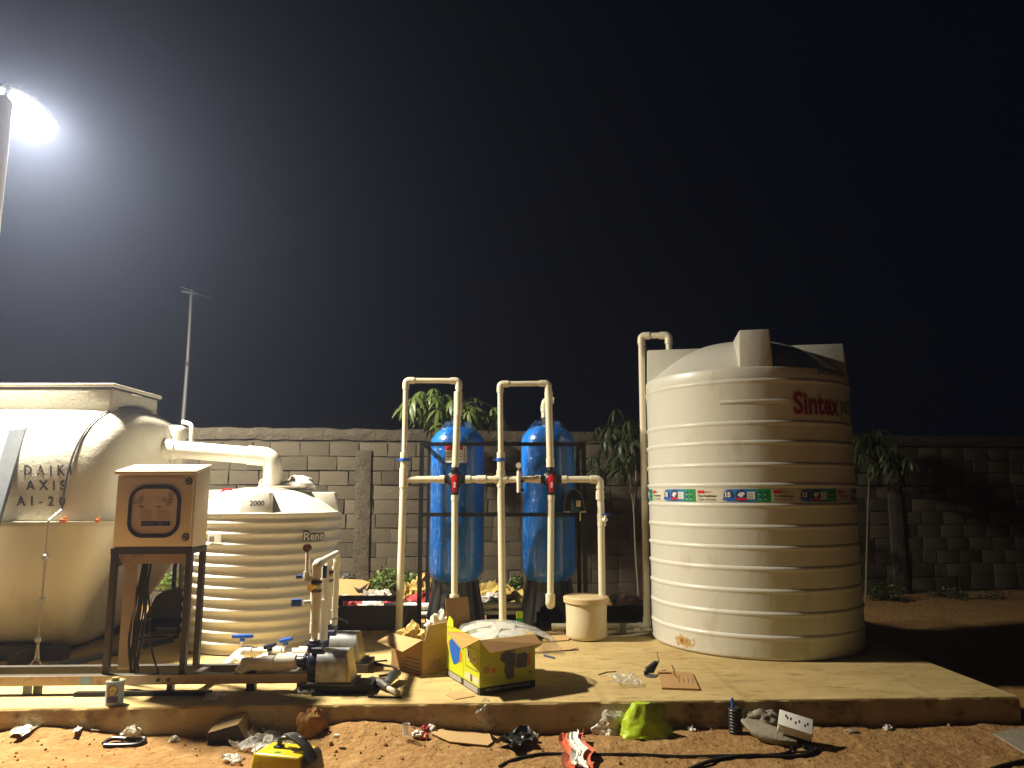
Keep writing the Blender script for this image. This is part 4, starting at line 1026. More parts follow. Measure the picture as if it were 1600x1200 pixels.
hp = thing('supply_pipe', 'long white pipe pair running low behind the blue vessels', 'pipe', PY(650, 950, 8.12))
m = MB(); m.tube([PY(600, 948, 8.12), PY(830, 946, 8.12)], .038, 14); m.build('pipe', M['pvcw'], hp)
m = MB(); m.tube([PY(635, 960, 8.05), PY(830, 956, 8.05)], .025, 12); m.build('pipe', M['pvcw'], hp)
for px in (636, 752): MB().tube([PY(px, 948, 8.12), PY(px + 14, 948, 8.12)], .046, 14).build('coupling', M['pvcw'], hp)
for px in (645, 775): MB().beam(PY(px, 945, 8.1), V((PY(px - 12, 985, 8.1).x, 8.1, SLAB)), .02, .02).build('bracket', M['blackst'], hp)
h2 = thing('drain_line', 'thin cream pipes lying on the slab between the drum and the tall tank', 'pipe', PZ(990, 988, SLAB))
y3 = 7.55
m = MB(); m.tube([PY(930, 990, y3), PY(1022, 985, y3)], .022, 12); m.build('pipe', M['pvc'], h2)
m = MB(); m.tube([PY(930, 998, y3 - .1), PY(984, 993, y3 - .1), PY(1018, 989, y3)], .012, 8); m.build('pipe', M['pvc'], h2)
MB().tube([PY(990, 986, y3), PY(999, 985, y3)], .032, 12).build('coupling', M['pvcw'], h2)
MB().tube([PY(1006, 986, y3), PY(1006, 993, y3)], .022, 10).build('stub', M['pvcw'], h2)
p = PY(974, 985, y3 - .06); bxw(p.x - .03, p.x + .03, p.y - .02, p.y + .02, SLAB, SLAB + .12).build('clamp_block', M['zinc'], h2, bevel=.004)
gb = PZ(809, 976, SLAB); gb = PY(812, 970, 7.5)
gcan = thing('can', 'small lime green can standing beside the wrapped lid', 'can', (gb.x, gb.y, SLAB))
m = MB(); m.lathe([(.001, 0), (.033, 0), (.034, .004), (.034, .21), (.03, .225), (.001, .225)], 20, (gb.x, gb.y, SLAB)); m.build('body', M['greenbag'], gcan)
m = MB(); m.lathe([(.035, .13), (.035, .17)], 20, (gb.x, gb.y, SLAB)); m.build('band', M['green'], gcan)

# ================================================================== CABINET ON ITS STAND
FU = SU; FN = SN
co = PY(173, 857, 5.42)
ZC0, ZC1 = PY(236, 856, 5.44).z, PY(181, 735, 5.42).z
wC = (PY(299, 857, 5.45).x - PY(173, 857, 5.42).x) / FU.x; dC = .30
co = V((co.x, 5.42, 0))
def cp(u, d, z): return co + FU * u + FN * d + V((0, 0, z))
cb = thing('control_cabinet', 'beige control cabinet with a rounded window on a steel stand', 'control cabinet', cp(wC / 2, dC / 2, ZC0))
def cbox(u0, u1, d0, d1, z0, z1, z1b=None, z0b=None):
    z1b = z1 if z1b is None else z1b; z0b = z0 if z0b is None else z0b
    return MB().hexa([cp(u0, d0, z0), cp(u1, d0, z0), cp(u1, d1, z0b), cp(u0, d1, z0b), cp(u0, d0, z1), cp(u1, d0, z1), cp(u1, d1, z1b), cp(u0, d1, z1b)])
zr = .055
cbox(0, wC, .022, dC, ZC0, ZC1 - .035, ZC1 + zr - .02).build('body', M['cab'], cb, bevel=.006)
cbox(-.008, wC + .008, -.012, dC + .004, ZC1 - .032, ZC1 - .004, ZC1 + zr, ZC1 + zr - .017).build('roof', M['cab'], cb, bevel=.005)
door = cbox(.012, wC - .012, 0, .020, ZC0 + .012, ZC1 - .05).build('door', M['cab'], cb, bevel=.006)
HC = ZC1 - ZC0
def rrect(u0, u1, z0, z1, r, n=8):
    o = []
    for cx_, cz_, s0 in ((u1 - r, z1 - r, 0), (u0 + r, z1 - r, 90), (u0 + r, z0 + r, 180), (u1 - r, z0 + r, 270)):
        for k in range(n + 1):
            a = R(s0 + 90 * k / n); o.append((cx_ + r * math.cos(a), cz_ + r * math.sin(a)))
    return o
u0, u1 = wC * .19, wC * .84; z0, z1 = ZC0 + HC * .13, ZC0 + HC * .80
ro_ = rrect(u0, u1, z0, z1, .11); ri_ = rrect(u0 + .022, u1 - .022, z0 + .022, z1 - .022, .09); n = len(ro_)
m = MB(); m.add([cp(a, -.001, b) for a, b in ro_] + [cp(a, -.014, b) for a, b in ro_] + [cp(a, -.014, b) for a, b in ri_] + [cp(a, -.001, b) for a, b in ri_],
     [(k * n + i, k * n + (i + 1) % n, (k + 1) * n + (i + 1) % n, (k + 1) * n + i) for k in range(3) for i in range(n)])
m.build('window_gasket', M['gasket'], door, smooth=40)
m = MB(); m.add([cp(a, -.004, b) for a, b in ri_], [tuple(range(n))]); m.build('window_pane', M['pane'], door, smooth=0, normals=False)
pf_ = plane_fn(cp(u0, -.006, z0), FU, (0, 0, 1)); WW = u1 - u0; WH = z1 - z0
def pr(mb, a, b, c, d, mi=0): mb.add([pf_(a * WW, b * WH), pf_(c * WW, b * WH), pf_(c * WW, d * WH), pf_(a * WW, d * WH)], [(0, 1, 2, 3)], mi)
m = MB(); pr(m, .26, .225, .62, .315); pr(m, .63, .225, .82, .315); m.build('window_strip', M['lblue'], door, smooth=0, normals=False)
pf2 = plane_fn(cp(u0, -.008, z0), FU, (0, 0, 1))
m = MB(); add_text(m, 'LEVANI', pf2, w=WW * .20, h=.020, u0=WW * .29, v0=WH * .25); add_text(m, '5 L', pf2, w=WW * .11, h=.024, u0=WW * .66, v0=WH * .245); m.build('strip_lettering', M['zinc'], door, smooth=0)
m = MB(); pr(m, .20, .585, .29, .605); pr(m, .54, .585, .63, .605); m.build('window_marks', M['ink'], door, smooth=0, normals=False)
m = MB(); rr = random.Random(4)
for px_, pz in ((.12, .69), (.22, .70), (.23, .76), (.80, .83), (.80, .76), (.79, .70), (.76, .655), (.68, .73)):
    m.tube([cp(u0 + px_ * WW + .014 * math.cos(R(a)), -.006, z0 + pz * WH + .014 * math.sin(R(a))) for a in range(0, 361, 30)], .0016, 4)
for k in range(5):
    x = .33 + .075 * k; pr(m, x, .72, x + .035, .727); pr(m, x, .76 + .01 * (k % 2), x + .03, .767 + .01 * (k % 2))
for k in range(6): pr(m, .22, .36 + .034 * k, .46 - .03 * (k % 2), .366 + .034 * k); pr(m, .55, .36 + .034 * k, .80 - .04 * (k % 3), .366 + .034 * k)
m.build('window_print', M['ink2'], door, smooth=0)
for z in (ZC0 + HC * .86, ZC0 + HC * .135):
    c = cp(wC * .925, -.001, z); m = MB(); d = -FN
    m.tube([c, c + d * .006, c + d * .007], [.026, .026, .020], 20); lk = m.build('lock', M['darksteel'], door)
    m = MB(); m.tube([c + d * .0072, c + d * .009], .017, 16); m.build('lock_core', M['tin'], door)
    m = MB(); m.box(c + d * .0098, (.03, .002, .011), Matrix.Rotation(.5, 3, 'Y')); m.build('key_slot', M['ink'], door)

sd = thing('cabinet_stand', 'dark welded steel stand carrying the beige control cabinet', 'stand', cp(wC / 2, dC / 2, SLAB))
ZR = SLAB + .125          # rails' top
lw = .040
for u, d in ((lw / 2, .03), (wC - lw * .4, .03), (lw / 2, dC - .02), (wC - lw * .4, dC - .02)):
    MB().beam(cp(u - (.02 if d < .1 else 0) * 0, d, ZR), cp(u, d, ZC0 - .045), lw, lw).build('leg', M['steel'] if d > .1 and u < .1 else M['darksteel'], sd)  # back-left leg gets paler steel: its lit side painted in
for d in (.03, dC - .02): cbox(-.004, wC + .004, d - .022, d + .022, ZC0 - .045, ZC0 - .002).build('top_rail', M['darksteel'], sd)
for u in (lw / 2, wC - lw * .4): cbox(u - .02, u + .02, .053, dC - .043, ZC0 - .044, ZC0 - .004).build('side_rail', M['darksteel'], sd)
cbox(.045, wC - .05, .05, .056, ZC0 - .115, ZC0 - .047).build('cross_plate', M['steel'], sd)
tr_ = thing('cable_tray', 'tall rusty steel cable tray standing inside the cabinet stand at its left', 'cable tray', cp(.10, .12, ZR))
cbox(.045, .15, .14, .146, ZR, ZC0 - .12).build('tray_back', M['steel'], tr_)
cbox(.15, .156, .09, .146, ZR, ZC0 - .12).build('tray_side', M['steel'], tr_)
cbtag = thing('cable_bundle', 'bundle of black cables hanging inside the cabinet stand', 'cables', cp(.2, .1, ZC0))
rr = random.Random(6)
for k in range(9):
    x = .165 + .006 * k; b = rr.uniform(-.02, .03)
    pts = [cp(x + .02, .14 + .01 * (k % 3), ZC0 - .01), cp(x + .012 + b * .3, .12, ZC0 - .2), cp(x - .005 + b, .11 + rr.uniform(-.02, .02), ZC0 - .45), cp(x - .02 + b, .10, ZR + .2), cp(x + rr.uniform(-.03, .04), .08, ZR - .02)]
    if k == 7: pts[2:] = [cp(.26, .10, ZC0 - .42), cp(.30, .06, ZR + .2), cp(.40, .02, ZR - .03)]
    if k == 8: pts[2:] = [cp(.235, .10, ZC0 - .3), cp(.245, .06, ZR + .25), cp(.22, .02, ZR - .03)]
    MB().tube(spline(pts, 6), rr.uniform(.006, .010), 7).build('cable', M['cable'], cbtag)

# base frame (front rail)
bf = thing('skid_rail', 'long low bare steel channel rail along the front of the slab', 'steel rail', sp(-2.6, .3, SLAB))
rd = 5.42 - 5.155 - .06
rl0, rl1 = -3.93, PY(531, 1062, 5.42).x
def rp2(x, y, z): return V((x, 5.38 + (x + 2.9) * math.tan(SA) + y, z))
def rbox(x0, x1, y0, y1, z0, z1): return MB().hexa([rp2(x0, y0, z0), rp2(x1, y0, z0), rp2(x1, y1, z0), rp2(x0, y1, z0), rp2(x0, y0, z1), rp2(x1, y0, z1), rp2(x1, y1, z1), rp2(x0, y1, z1)])
rbox(rl0, rl1, 0, .006, ZR - .062, ZR).build('rail_face', M['steel'], bf)
rbox(rl0, rl1, .0065, .075, ZR - .007, ZR - .001).build('rail_top', M['darksteel'], bf)
for x in (-3.40, -3.33, -2.42, -1.52):
    rbox(x, x + .04, .008, .05, SLAB, ZR - .0075).build('rail_foot', M['zinc'] if x != -3.33 else M['darksteel'], bf)
rbox(-3.02, -2.93, -.002, -.0005, ZR - .058, ZR - .006).build('blue_patch', M['canblue'], bf)
rbox(rl0, rl1 - .25, .30, .36, SLAB + .07, ZR - .001).build('rail_back', M['darksteel'], bf)
for x in (-2.28, -1.6): rbox(x, x + .05, .08, .30, ZR - .05, ZR - .004).build('cross_rail', M['darksteel'], bf)
for x in (-2.9, -2.0, -1.45): rbox(x, x + .05, .305, .355, SLAB, SLAB + .069).build('rail_foot', M['darksteel'], bf)
for x in (-2.475, -2.405): MB().cyl(rp2(x, -.002, ZR - .03), rp2(x, -.012, ZR - .03), .012, n=8).build('bolt', M['ink'], bf)
tb = thing('dark_stripe', 'dark batten lying on the slab under the front rail', 'stripe', sp(-2.2, .16, SLAB))
rbox(-3.02, -2.1, -.05, .0 - .008, SLAB, SLAB + .028).build('stripe', M['blackst'], tb)  # low black bar along the front of the rail
chan('steel_channel', 'galvanised channel on the slab running back under the treatment tank', PZ(66, 1050, SLAB), PZ(270, 1002, SLAB), .05, .05, 'zinc')

# blower behind the stand
bw = PZ(268, 985, SLAB); bw = V((bw.x, 7.72, SLAB))
bl = thing('air_blower', 'dark grey domed air blower on the slab, seen through the cabinet stand', 'air blower', bw)
m = MB(); pr_ = [(-.20, .16), (-.17, .24), (-.10, .38), (-.02, .44), (.06, .44), (.14, .38), (.20, .26), (.22, .16)]
m.prism([bw + V((x, -.14, z - .02)) for x, z in pr_], (0, .30, 0)); m.build('cover', M['darksteel'], bl, bevel=.03, seg=3)
m = MB(); m.box(bw + V((0, 0, .10)), (.52, .36, .06)); m.build('base_plate', M['blackst'], bl, bevel=.01)
for x in (-.2, .2): MB().box(bw + V((x, -.05, .035)), (.08, .26, .07)).build('foot', M['blackst'], bl)
m = MB(); m.tube([bw + V((.02, 0, .42)), bw + V((.02, 0, .62)), bw + V((.04, 0, .85))], .02, 10); m.build('outlet_hose', M['cable'], bl)
m = MB(); m.tube([bw + V((.06, .1, .4)), bw + V((.05, .1, 1.0))], .035, 12); m.build('outlet_pipe', M['wire'], bl)
tagc = tag(MB().tube(spline([bw + V((-.3, -.25, .012)), bw + V((.0, -.5, .012)), bw + V((.2, -.45, .012)), bw + V((.22, -.32, .012)), bw + V((0, -.35, .012)), bw + V((-.05, -.45, .02)), bw + V((.3, -.3, .012)), bw + V((.5, -.5, .012))], 8), .008, 6).build('cable', M['cable']), 'black cable looped on the slab in front of the domed blower', 'cable')

# ================================================================== BOOSTER PUMPS AND MANIFOLD
def pump(x, y, s, label):
    o = V((x, y, SLAB))
    r = thing('booster_pump', label, 'pump', o, 0, 'booster pumps beside the ribbed tank')
    zb = .075
    m = MB(); n = 18; L_ = .25 * s
    out = []; inn = []
    ry, hz_ = .135 * s, .25 * s
    for k in range(n + 1):
        a = math.pi * k / n; yy = -ry * math.cos(a); zz = zb + .06 + (hz_ - .06) * (math.sin(a)**.55 if math.sin(a) > 0 else 0)
        if k == 0 or k == n: zz = zb
        out.append((yy, zz)); inn.append((yy * .965, zz - (.006 if 0 < k < n else 0)))
    xs2 = (.02, .02 + L_)
    vv = [o + V((xx, a, b)) for xx in xs2 for a, b in out] + [o + V((xx, a, b)) for xx in xs2 for a, b in inn]; q = n + 1; ff = []
    for k in range(n): ff += [(k, k + 1, q + k + 1, q + k), (2 * q + k + 1, 2 * q + k, 3 * q + k, 3 * q + k + 1), (k, 2 * q + k, 2 * q + k + 1, k + 1), (q + k + 1, 3 * q + k + 1, 3 * q + k, q + k)]
    ff += [(0, q, 3 * q, 2 * q), (n, 2 * q + n, 3 * q + n, q + n)]
    m.add(vv, ff); m.build('motor_cover', M['galv'], r, smooth=40)
    m = MB(); m.hexa([o + V(p) for p in ((.02 + L_, -ry * .95, zb), (.055 + L_, -ry * .95, zb), (.055 + L_, ry * .95, zb), (.02 + L_, ry * .95, zb), (.012 + L_, -ry * .8, zb + hz_ * .93), (.018 + L_, -ry * .8, zb + hz_ * .93), (.018 + L_, ry * .8, zb + hz_ * .93), (.012 + L_, ry * .8, zb + hz_ * .93))]); m.build('end_plate', M['tin'], r)
    m = MB(); m.tube([o + V((-.02 + .03, 0, zb + .13 * s)), o + V((.03 + L_ * .9, 0, zb + .13 * s))], .085 * s, 16); m.build('motor', M['navy'], r)
    m = MB(); m.tube([o + V((-.055, 0, zb + .125 * s)), o + V((-.03, 0, zb + .125 * s)), o + V((.012, 0, zb + .125 * s))], [.10 * s, .122 * s, .122 * s], 24)
    m.box(o + V((-.02, 0, zb + .02)), (.06, .16 * s, .04)); m.build('pump_casing', M['navy'], r, bevel=.006)
    m = MB(); m.tube([o + V((-.055, 0, zb + .14 * s)), o + V((-.14, 0, zb + .14 * s))], [.05, .036], 14); m.tube([o + V((-.075, 0, zb + .14 * s)), o + V((-.09, 0, zb + .14 * s))], .056, 14); m.build('suction_flange', M['navy'], r)
    m = MB(); m.tube([o + V((-.025, 0, zb + .2 * s)), o + V((-.025, 0, zb + .31 * s))], [.05, .04], 14); m.tube([o + V((-.025, 0, zb + .27 * s)), o + V((-.025, 0, zb + .29 * s))], .060, 14)
    m.tube([o + V((-.025, -.05, zb + .24 * s)), o + V((.05, -.05, zb + .24 * s))], .028, 10); m.build('discharge_flange', M['navy'], r)
    m = MB(); m.box(o + V((.02 + L_ * .5, 0, zb - .006)), (L_ + .12, ry * 2 + .04, .012)); m.build('base_plate', M['darksteel'], r)
    return r, o, zb
p1 = PY(495, 1045, 5.50); p2 = PY(515, 1010, 6.15)
pu1, o1, zb = pump(p1.x, 5.50, .86, 'nearer booster pump under a galvanised half-round cover')
pu2, o2_, _ = pump(p2.x, 6.15, .86, 'farther booster pump, half hidden behind the nearer galvanised cover')
m = MB(); m.tube([o2_ + V((.05 + .2 * math.sin(R(a)) * .5, .0, zb + .25 + .06 * math.cos(R(a)))) for a in range(-70, 71, 20)], .005, 6); m.build('lifting_handle', M['wire'], pu2)
ps = thing('pump_shelf', 'black steel shelf under the nearer booster pump at the end of the rail', 'steel shelf', o1)
MB().box(V((o1.x + .16, 5.50, SLAB + .040)), (.50, .20, .045)).build('shelf', M['blackst'], ps)
for x in (-.06, .36): MB().box(V((o1.x + x, 5.50, SLAB + .009)), (.05, .16, .018)).build('foot', M['blackst'], ps)
MB().box(V((o2_.x + .13, 6.15, SLAB + .031)), (.42, .3, .062)).build('shelf', M['darksteel'], ps)

mf = thing('riser_manifold', 'white pipe risers with brass valves and blue taps above the two pumps', 'pipework', o1 + V((0, .3, .2)))
def sg(a, b, r, nm='pipe', mt='pvcw'): return MB().tube([a, b], r, 14).build(nm, M[mt], mf, smooth=40)
zhd = PY(492, 881, 5.50).z
hA = V((o1.x - .025, 5.50, zhd)); hB = V((PY(526, 865, 6.28).x, 6.28, PY(526, 865, 6.28).z))
zhd2 = (hA.z + hB.z) / 2
sg(hA, hB, .027); MB().tube(fillet([hA + V((0, .1, 0)) * 1, hA, hA - V((0, 0, .1))], .03), .034, 14).build('elbow', M['pvcw'], mf)
zd = SLAB + zb + .30
def valved(x, y, z0, z1, main):
    sg(V((x, y, z0)), V((x, y, z1)), .024)
    H_ = z1 - z0
    for t, l, r_, mt, nm in ((.0, .05, .033, 'pvcw', 'coupling'), (.17, .07, .036, 'pvcw', 'union'), (.30, .10, .034, 'pvcw', 'coupling'), (.47, .16, .040, 'pvcw', 'valve_body'), (.70, .06, .038, 'brass', 'brass_nut'), (.66, .022, .040, 'ink', 'brass_ring'), (.765, .022, .040, 'ink', 'brass_ring'), (.86, .07, .033, 'pvcw', 'coupling')):
        sg(V((x, y, z0 + t * H_)), V((x, y, z0 + t * H_ + l)), r_, nm, mt)
    if main:
        c = V((x, y, z0 + .54 * H_)); MB().tube([c, c + V((-.08, -.03, 0))], .016, 10).build('valve_stem', M['pvcw'], mf)
        MB().box(c + V((-.125, -.045, 0)), (.075, .03, .05)).build('valve_handle', M['valveblue'], mf, bevel=.006)
        c = V((x, y, z0 + .73 * H_)); MB().tube([c, c + V((-.03, -.06, 0))], .028, 12).build('brass_cap', M['brass'], mf)
valved(o1.x - .025, 5.50, zd - .08, zhd, True)
zc2 = hA.z + (hB.z - hA.z) * .7
valved(o2_.x - .025 + .0, 6.14, SLAB + zb + .2, zc2 - .0, False)
xB = PY(502, 940, 5.68).x; sg(V((xB, 5.76, SLAB + zb + .26)), V((xB, 5.76, PY(502, 886, 5.76).z)), .030); sg(V((xB, 5.76, PY(502, 946, 5.76).z)), V((xB, 5.76, PY(502, 936, 5.76).z)), .044, 'coupling'); sg(V((xB, 5.76, PY(502, 1000, 5.76).z)), V((xB, 5.76, PY(502, 946, 5.76).z)), .036)
xD = PY(523, 930, 6.28).x; sg(V((xD, 6.28, SLAB + zb + .24)), V((hB.x, 6.28, hB.z)), .030); sg(V((xD + .002, 6.28, hB.z - .12)), V((hB.x, 6.28, hB.z - .06)), .036, 'coupling')
MB().box(hA + V((.05, .03, -.06)), (.03, .02, .09)).build('valve_handle', M['valveblue'], mf, bevel=.005)
# gauge on a spur
gx = PY(480, 885, 5.48); 
sg(V((gx.x, 5.48, PY(480, 908, 5.48).z)), V((gx.x, 5.48, PY(480, 864, 5.48).z)), .015); sg(V((gx.x, 5.48, PY(480, 908, 5.48).z)), V((gx.x, 5.48, PY(480, 893, 5.48).z)), .023, 'tee')
MB().tube([V((gx.x, 5.48, PY(480, 898, 5.48).z)), hA + V((0, 0, -.13))], .014, 10).build('spur', M['pvcw'], mf)
MB().box(V((gx.x - .05, 5.465, PY(480, 901, 5.48).z)), (.045, .025, .025)).build('valve_handle', M['valveblue'], mf, bevel=.005)
gc = PY(481, 856, 5.48); MB().cyl(gc + V((0, .01, 0)), gc + V((-.004, -.022, 0)), .028, n=20).build('gauge', M['darksteel'], mf)
MB().cyl(gc + V((-.004, -.0225, 0)), gc + V((-.0045, -.024, 0)), .019, n=16).build('gauge_face', M['redink'], mf)
MB().cyl(gc + V((0, 0, -.05)), gc + V((0, 0, -.025)), .009).build('gauge_neck', M['brass'], mf)

sm = thing('suction_manifold', 'white suction pipes with blue handled valves lying left of the pumps', 'pipework', PY(420, 1035, 5.8) )
sm.location.z = SLAB
def sq(pts, r=.030, nm='pipe', mt='pvcw'): return MB().tube(fillet(pts, .06), r, 14).build(nm, M[mt], sm, smooth=40)
yA = 6.20; zA = PY(440, 1021, yA).z
A = [PY(492, 1020, yA), PY(378, 1017, yA), PY(357, 1036, 5.95), ]
sq(A + [V((A[2].x, 5.95, SLAB))], .034)
yB = 5.92; B = [PY(494, 1028, yB), PY(408, 1029, yB), PY(386, 1047, 5.72)]
sq(B, .034)
yC = 5.50; Cc = [V((o1.x - .12, 5.50, SLAB + zb + .12)), V((PY(388, 1045, yC).x, 5.50, SLAB + zb + .10)), PY(372, 1051, 5.44)]
sq(Cc, .036)
for t, l, r_ in ((.08, .06, .05), (.24, .10, .046), (.50, .09, .054), (.72, .11, .046), (.93, .07, .05)):
    a = Cc[0].lerp(Cc[1], t); d = (Cc[1] - Cc[0]).normalized(); sq([a, a + d * l], r_, 'coupling')
for base, ts in ((A, ((.10, .07, .046), (.32, .05, .043), (.45, .09, .045), (.86, .06, .042))), (B, ((.42, .05, .042), (.80, .07, .042)))):
    for t, l, r_ in ts:
        a = base[0].lerp(base[1], t); d = (base[1] - base[0]).normalized(); sq([a, a + d * l], r_, 'coupling')
def bfly(c, mt='valveblue', rot=0.0, s=1.0):
    Rm = Matrix.Rotation(rot, 3, 'Z')
    MB().tube([c, c + V((0, 0, .075))], .014, 10).build('valve_stem', M['pvcw'], sm)
    m = MB(); k = c + V((0, 0, .075))
    pts = [(-.085, .012), (-.03, .03), (0, .036), (.03, .03), (.085, .012), (.085, -.012), (.03, -.02), (-.03, -.02), (-.085, -.012)]
    m.prism([k + Rm @ V((x * s, y, 0)) for x, y in pts], (0, 0, .026)); m.box(k + V((0, 0, -.01)), (.035, .035, .03)); m.build('valve_handle', M[mt], sm, bevel=.004)
bfly(PY(378, 1012, yA), 'valveblue', .05, 1.0); bfly(PY(446, 1018, yA), 'valveblue', 1.1, .8); bfly(PY(421, 1028, yB) , 'navy', 1.25, .8)
MB().beam(V((PY(394, 1050, 5.5).x, 5.50, SLAB)), V((PY(394, 1050, 5.5).x, 5.50, Cc[0].z - .04)), .06, .05).build('support', M['blackst'], sm)
sq([V((A[2].x + .14, 5.95, SLAB)), V((A[2].x + .14, 5.95, A[2].z))], .026); sq([V((A[2].x + .14, 5.95, A[2].z)), A[2].lerp(A[1], .55)], .028)

# cables on the slab by the pumps
def slabcable(pts, r, label, nm='cable'):
    return tag(MB().tube(spline([PZ(x, y, SLAB) + V((0, 0, r + (z or 0))) for x, y, z in pts], 8), r, 7).build(nm, M['cable']), label, 'cable')
slabcable([(556, 1032, .1), (566, 1036, .06), (575, 1038, .02), (600, 1041, 0), (614, 1044, 0), (616, 1051, 0), (605, 1056, 0), (592, 1058, 0)], .009, 'black cable looped on the slab right of the pumps, its end bent back')
slabcable([(560, 1034, .08), (572, 1038, .01), (590, 1040, 0), (612, 1043, 0), (622, 1050, 0), (618, 1056, 0)], .008, 'second black cable running from the pumps to the grey plug')
slabcable([(562, 1036, .03), (580, 1035, 0), (605, 1033, 0)], .007, 'short straight black cable end lying toward the brown carton')
slabcable([(575, 1061, 0), (600, 1061, 0), (622, 1060, 0)], .006, 'thin black wire lying beside the grey plug')
pl = PZ(608, 1080, SLAB)
pg = thing('power_plug', 'grey and black cable plug lying on the slab in front of the cartons', 'plug', pl)
m = MB(); m.tube([PZ(580, 1070, SLAB) + V((0, 0, .03)), PZ(598, 1077, SLAB) + V((0, 0, .035)), PZ(606, 1082, SLAB) + V((0, 0, .03))], [.030, .036, .024], 10); m.build('plug_body', M['darksteel'], pg)
m = MB(); m.tube([PZ(606, 1082, SLAB) + V((0, 0, .03)), PZ(622, 1088, SLAB) + V((0, 0, .02))], [.016, .022], 10); m.build('plug_tip', M['drum'], pg)
m = MB(); m.tube([PZ(603, 1078, SLAB) + V((0, 0, .04)), PZ(614, 1068, SLAB) + V((0, 0, .06)), PZ(622, 1062, SLAB) + V((0, 0, .05))], [.026, .036, .024], 10); m.build('plug_socket', M['zinc'], pg)
MB().tube([PZ(575, 1090, SLAB) + V((0, 0, .006)), PZ(628, 1091, SLAB) + V((0, 0, .006))], .006, 6).build('plug_rod', M['cable'], pg)

# ================================================================== CARTONS
def carton(name, label, c0, u, v, lu, lv, h, mt, inner, floor=.02):
    r = thing(name, label, 'carton', V((c0.x, c0.y, SLAB)))
    u = V(u); v = V(v); t = .006
    P = lambda a, b, z: c0 + u * a + v * b + V((0, 0, z))
    def pn(a0, a1, b0, b1, z0=.0, z1=h): return MB().hexa([P(a0, b0, z0), P(a1, b0, z0), P(a1, b1, z0), P(a0, b1, z0), P(a0, b0, z1), P(a1, b0, z1), P(a1, b1, z1), P(a0, b1, z1)])
    f = pn(0, lu, 0, t).build('side_panel', mt, r); l = pn(0, t, t, lv - t).build('side_panel', mt, r)
    b = pn(0, lu, lv - t, lv).build('side_panel', mt, r); e = pn(lu - t, lu, t, lv - t).build('side_panel', mt, r)
    pn(t, lu - t, t, lv - t, 0, floor).build('bottom_panel', inner, r)
    pn(t, lu - t, t, t + .002, 0.02, h - .001).build('lining', inner, r); pn(t, lu - t, lv - t - .002, lv - t, .02, h - .001).build('lining', inner, r); pn(lu - t - .002, lu - t, t + .002, lv - t - .002, .02, h - .001).build('lining', inner, r); pn(t, t + .002, t + .002, lv - t - .002, .02, h - .001).build('lining', inner, r)
    return r, P
def flap(r, pts, mt, th=.005):
    pts = [V(p) for p in pts]; n = (pts[1] - pts[0]).cross(pts[2] - pts[0]).normalized() * th
    return MB().prism(pts, n).build('flap', mt, r)
yu = V((.866, .5, 0)); yv = V((-.43, .90, 0)).normalized()
k0 = PZ(749, 1087, SLAB)
hb = .37
kb, P1 = carton('pump_carton', 'lime yellow pump carton nearest the slab edge, holding the wrapped lid', k0, yu, yv, .455, .30, hb, M['lime'], M['card2'])
k1 = k0 + yv * .307 + V((0, 0, 0))
ka, P2 = carton('pump_carton', 'lime yellow pump carton behind the first, its brown flap standing up', k1, yu, yv, .45, .34, hb + .005, M['lime'], M['card2'])
for r_ in (ka, kb): r_['group'] = 'pump cartons'
# print on faces
def face_print(r, o, u, pump, lu, lh, mirror):
    f = plane_fn(o, u, (0, 0, 1), .0015); f2 = plane_fn(o, u, (0, 0, 1), .0025); f3 = plane_fn(o, u, (0, 0, 1), .0035)
    def rc(mb, a, b, c, d, ff=f): mb.add([ff(a * lu, b * lh), ff(c * lu, b * lh), ff(c * lu, d * lh), ff(a * lu, d * lh)], [(0, 1, 2, 3)])
    m = MB(); rc(m, .004, .004, .996, .135); m.build('print_band', M['ink'], r, smooth=0, normals=False)
    return f, f2, f3, rc
f, f2, f3, rc = face_print(kb, P1(0, 0, 0) , yu, True, .455, hb, False)
m = MB(); add_text(m, 'WELLS DRAIN / WASTEWATER / SEWAGE', f2, w=.36, h=.016, u0=.05, v0=.022); m.build('band_lettering', M['white'], kb, smooth=0)
m = MB()
def pol(mb, pts, ff, lu, lh): mb.add([ff(a * lu, b * lh) for a, b in pts], [tuple(range(len(pts)))])
pol(m, [(.46, .26), (.50, .22), (.58, .22), (.62, .28), (.60, .40), (.64, .46), (.63, .86), (.50, .86), (.46, .74), (.38, .70), (.36, .60), (.40, .55), (.45, .52), (.43, .40)], f2, .455, hb)
pol(m, [(.645, .40), (.84, .40), (.86, .62), (.83, .68), (.66, .66)], f2, .455, hb); m.build('pump_print', M['pumpgrey'], kb, smooth=0, normals=False)
m = MB(); pol(m, [(.865, .42), (.91, .44), (.91, .66), (.87, .66)], f2, .455, hb); m.build('pump_print', M['orangep'], kb, smooth=0, normals=False)
m = MB(); pol(m, [(.07 + .065 * math.cos(k * .785) + .05, .44 + .07 * math.sin(k * .785)) for k in range(8)], f2, .455, hb); m.build('seal_print', M['card3'], kb, smooth=0, normals=False)
m = MB(); pol(m, [(.245 + .04 * math.cos(k * .785), .42 + .05 * math.sin(k * .785)) for k in range(8)], f2, .455, hb); m.build('seal_print', M['orangep'], kb, smooth=0, normals=False)
m = MB()
for k in range(3): rc(m, .05, .205 + .045 * k, .34, .212 + .045 * k, f2)
m.tube([f3((.90 + .02 * math.cos(R(a))) * .455, (.30 + .028 * math.sin(R(a))) * hb) for a in range(0, 361, 40)], .002, 4); m.build('line_print', M['ink2'], kb, smooth=0)
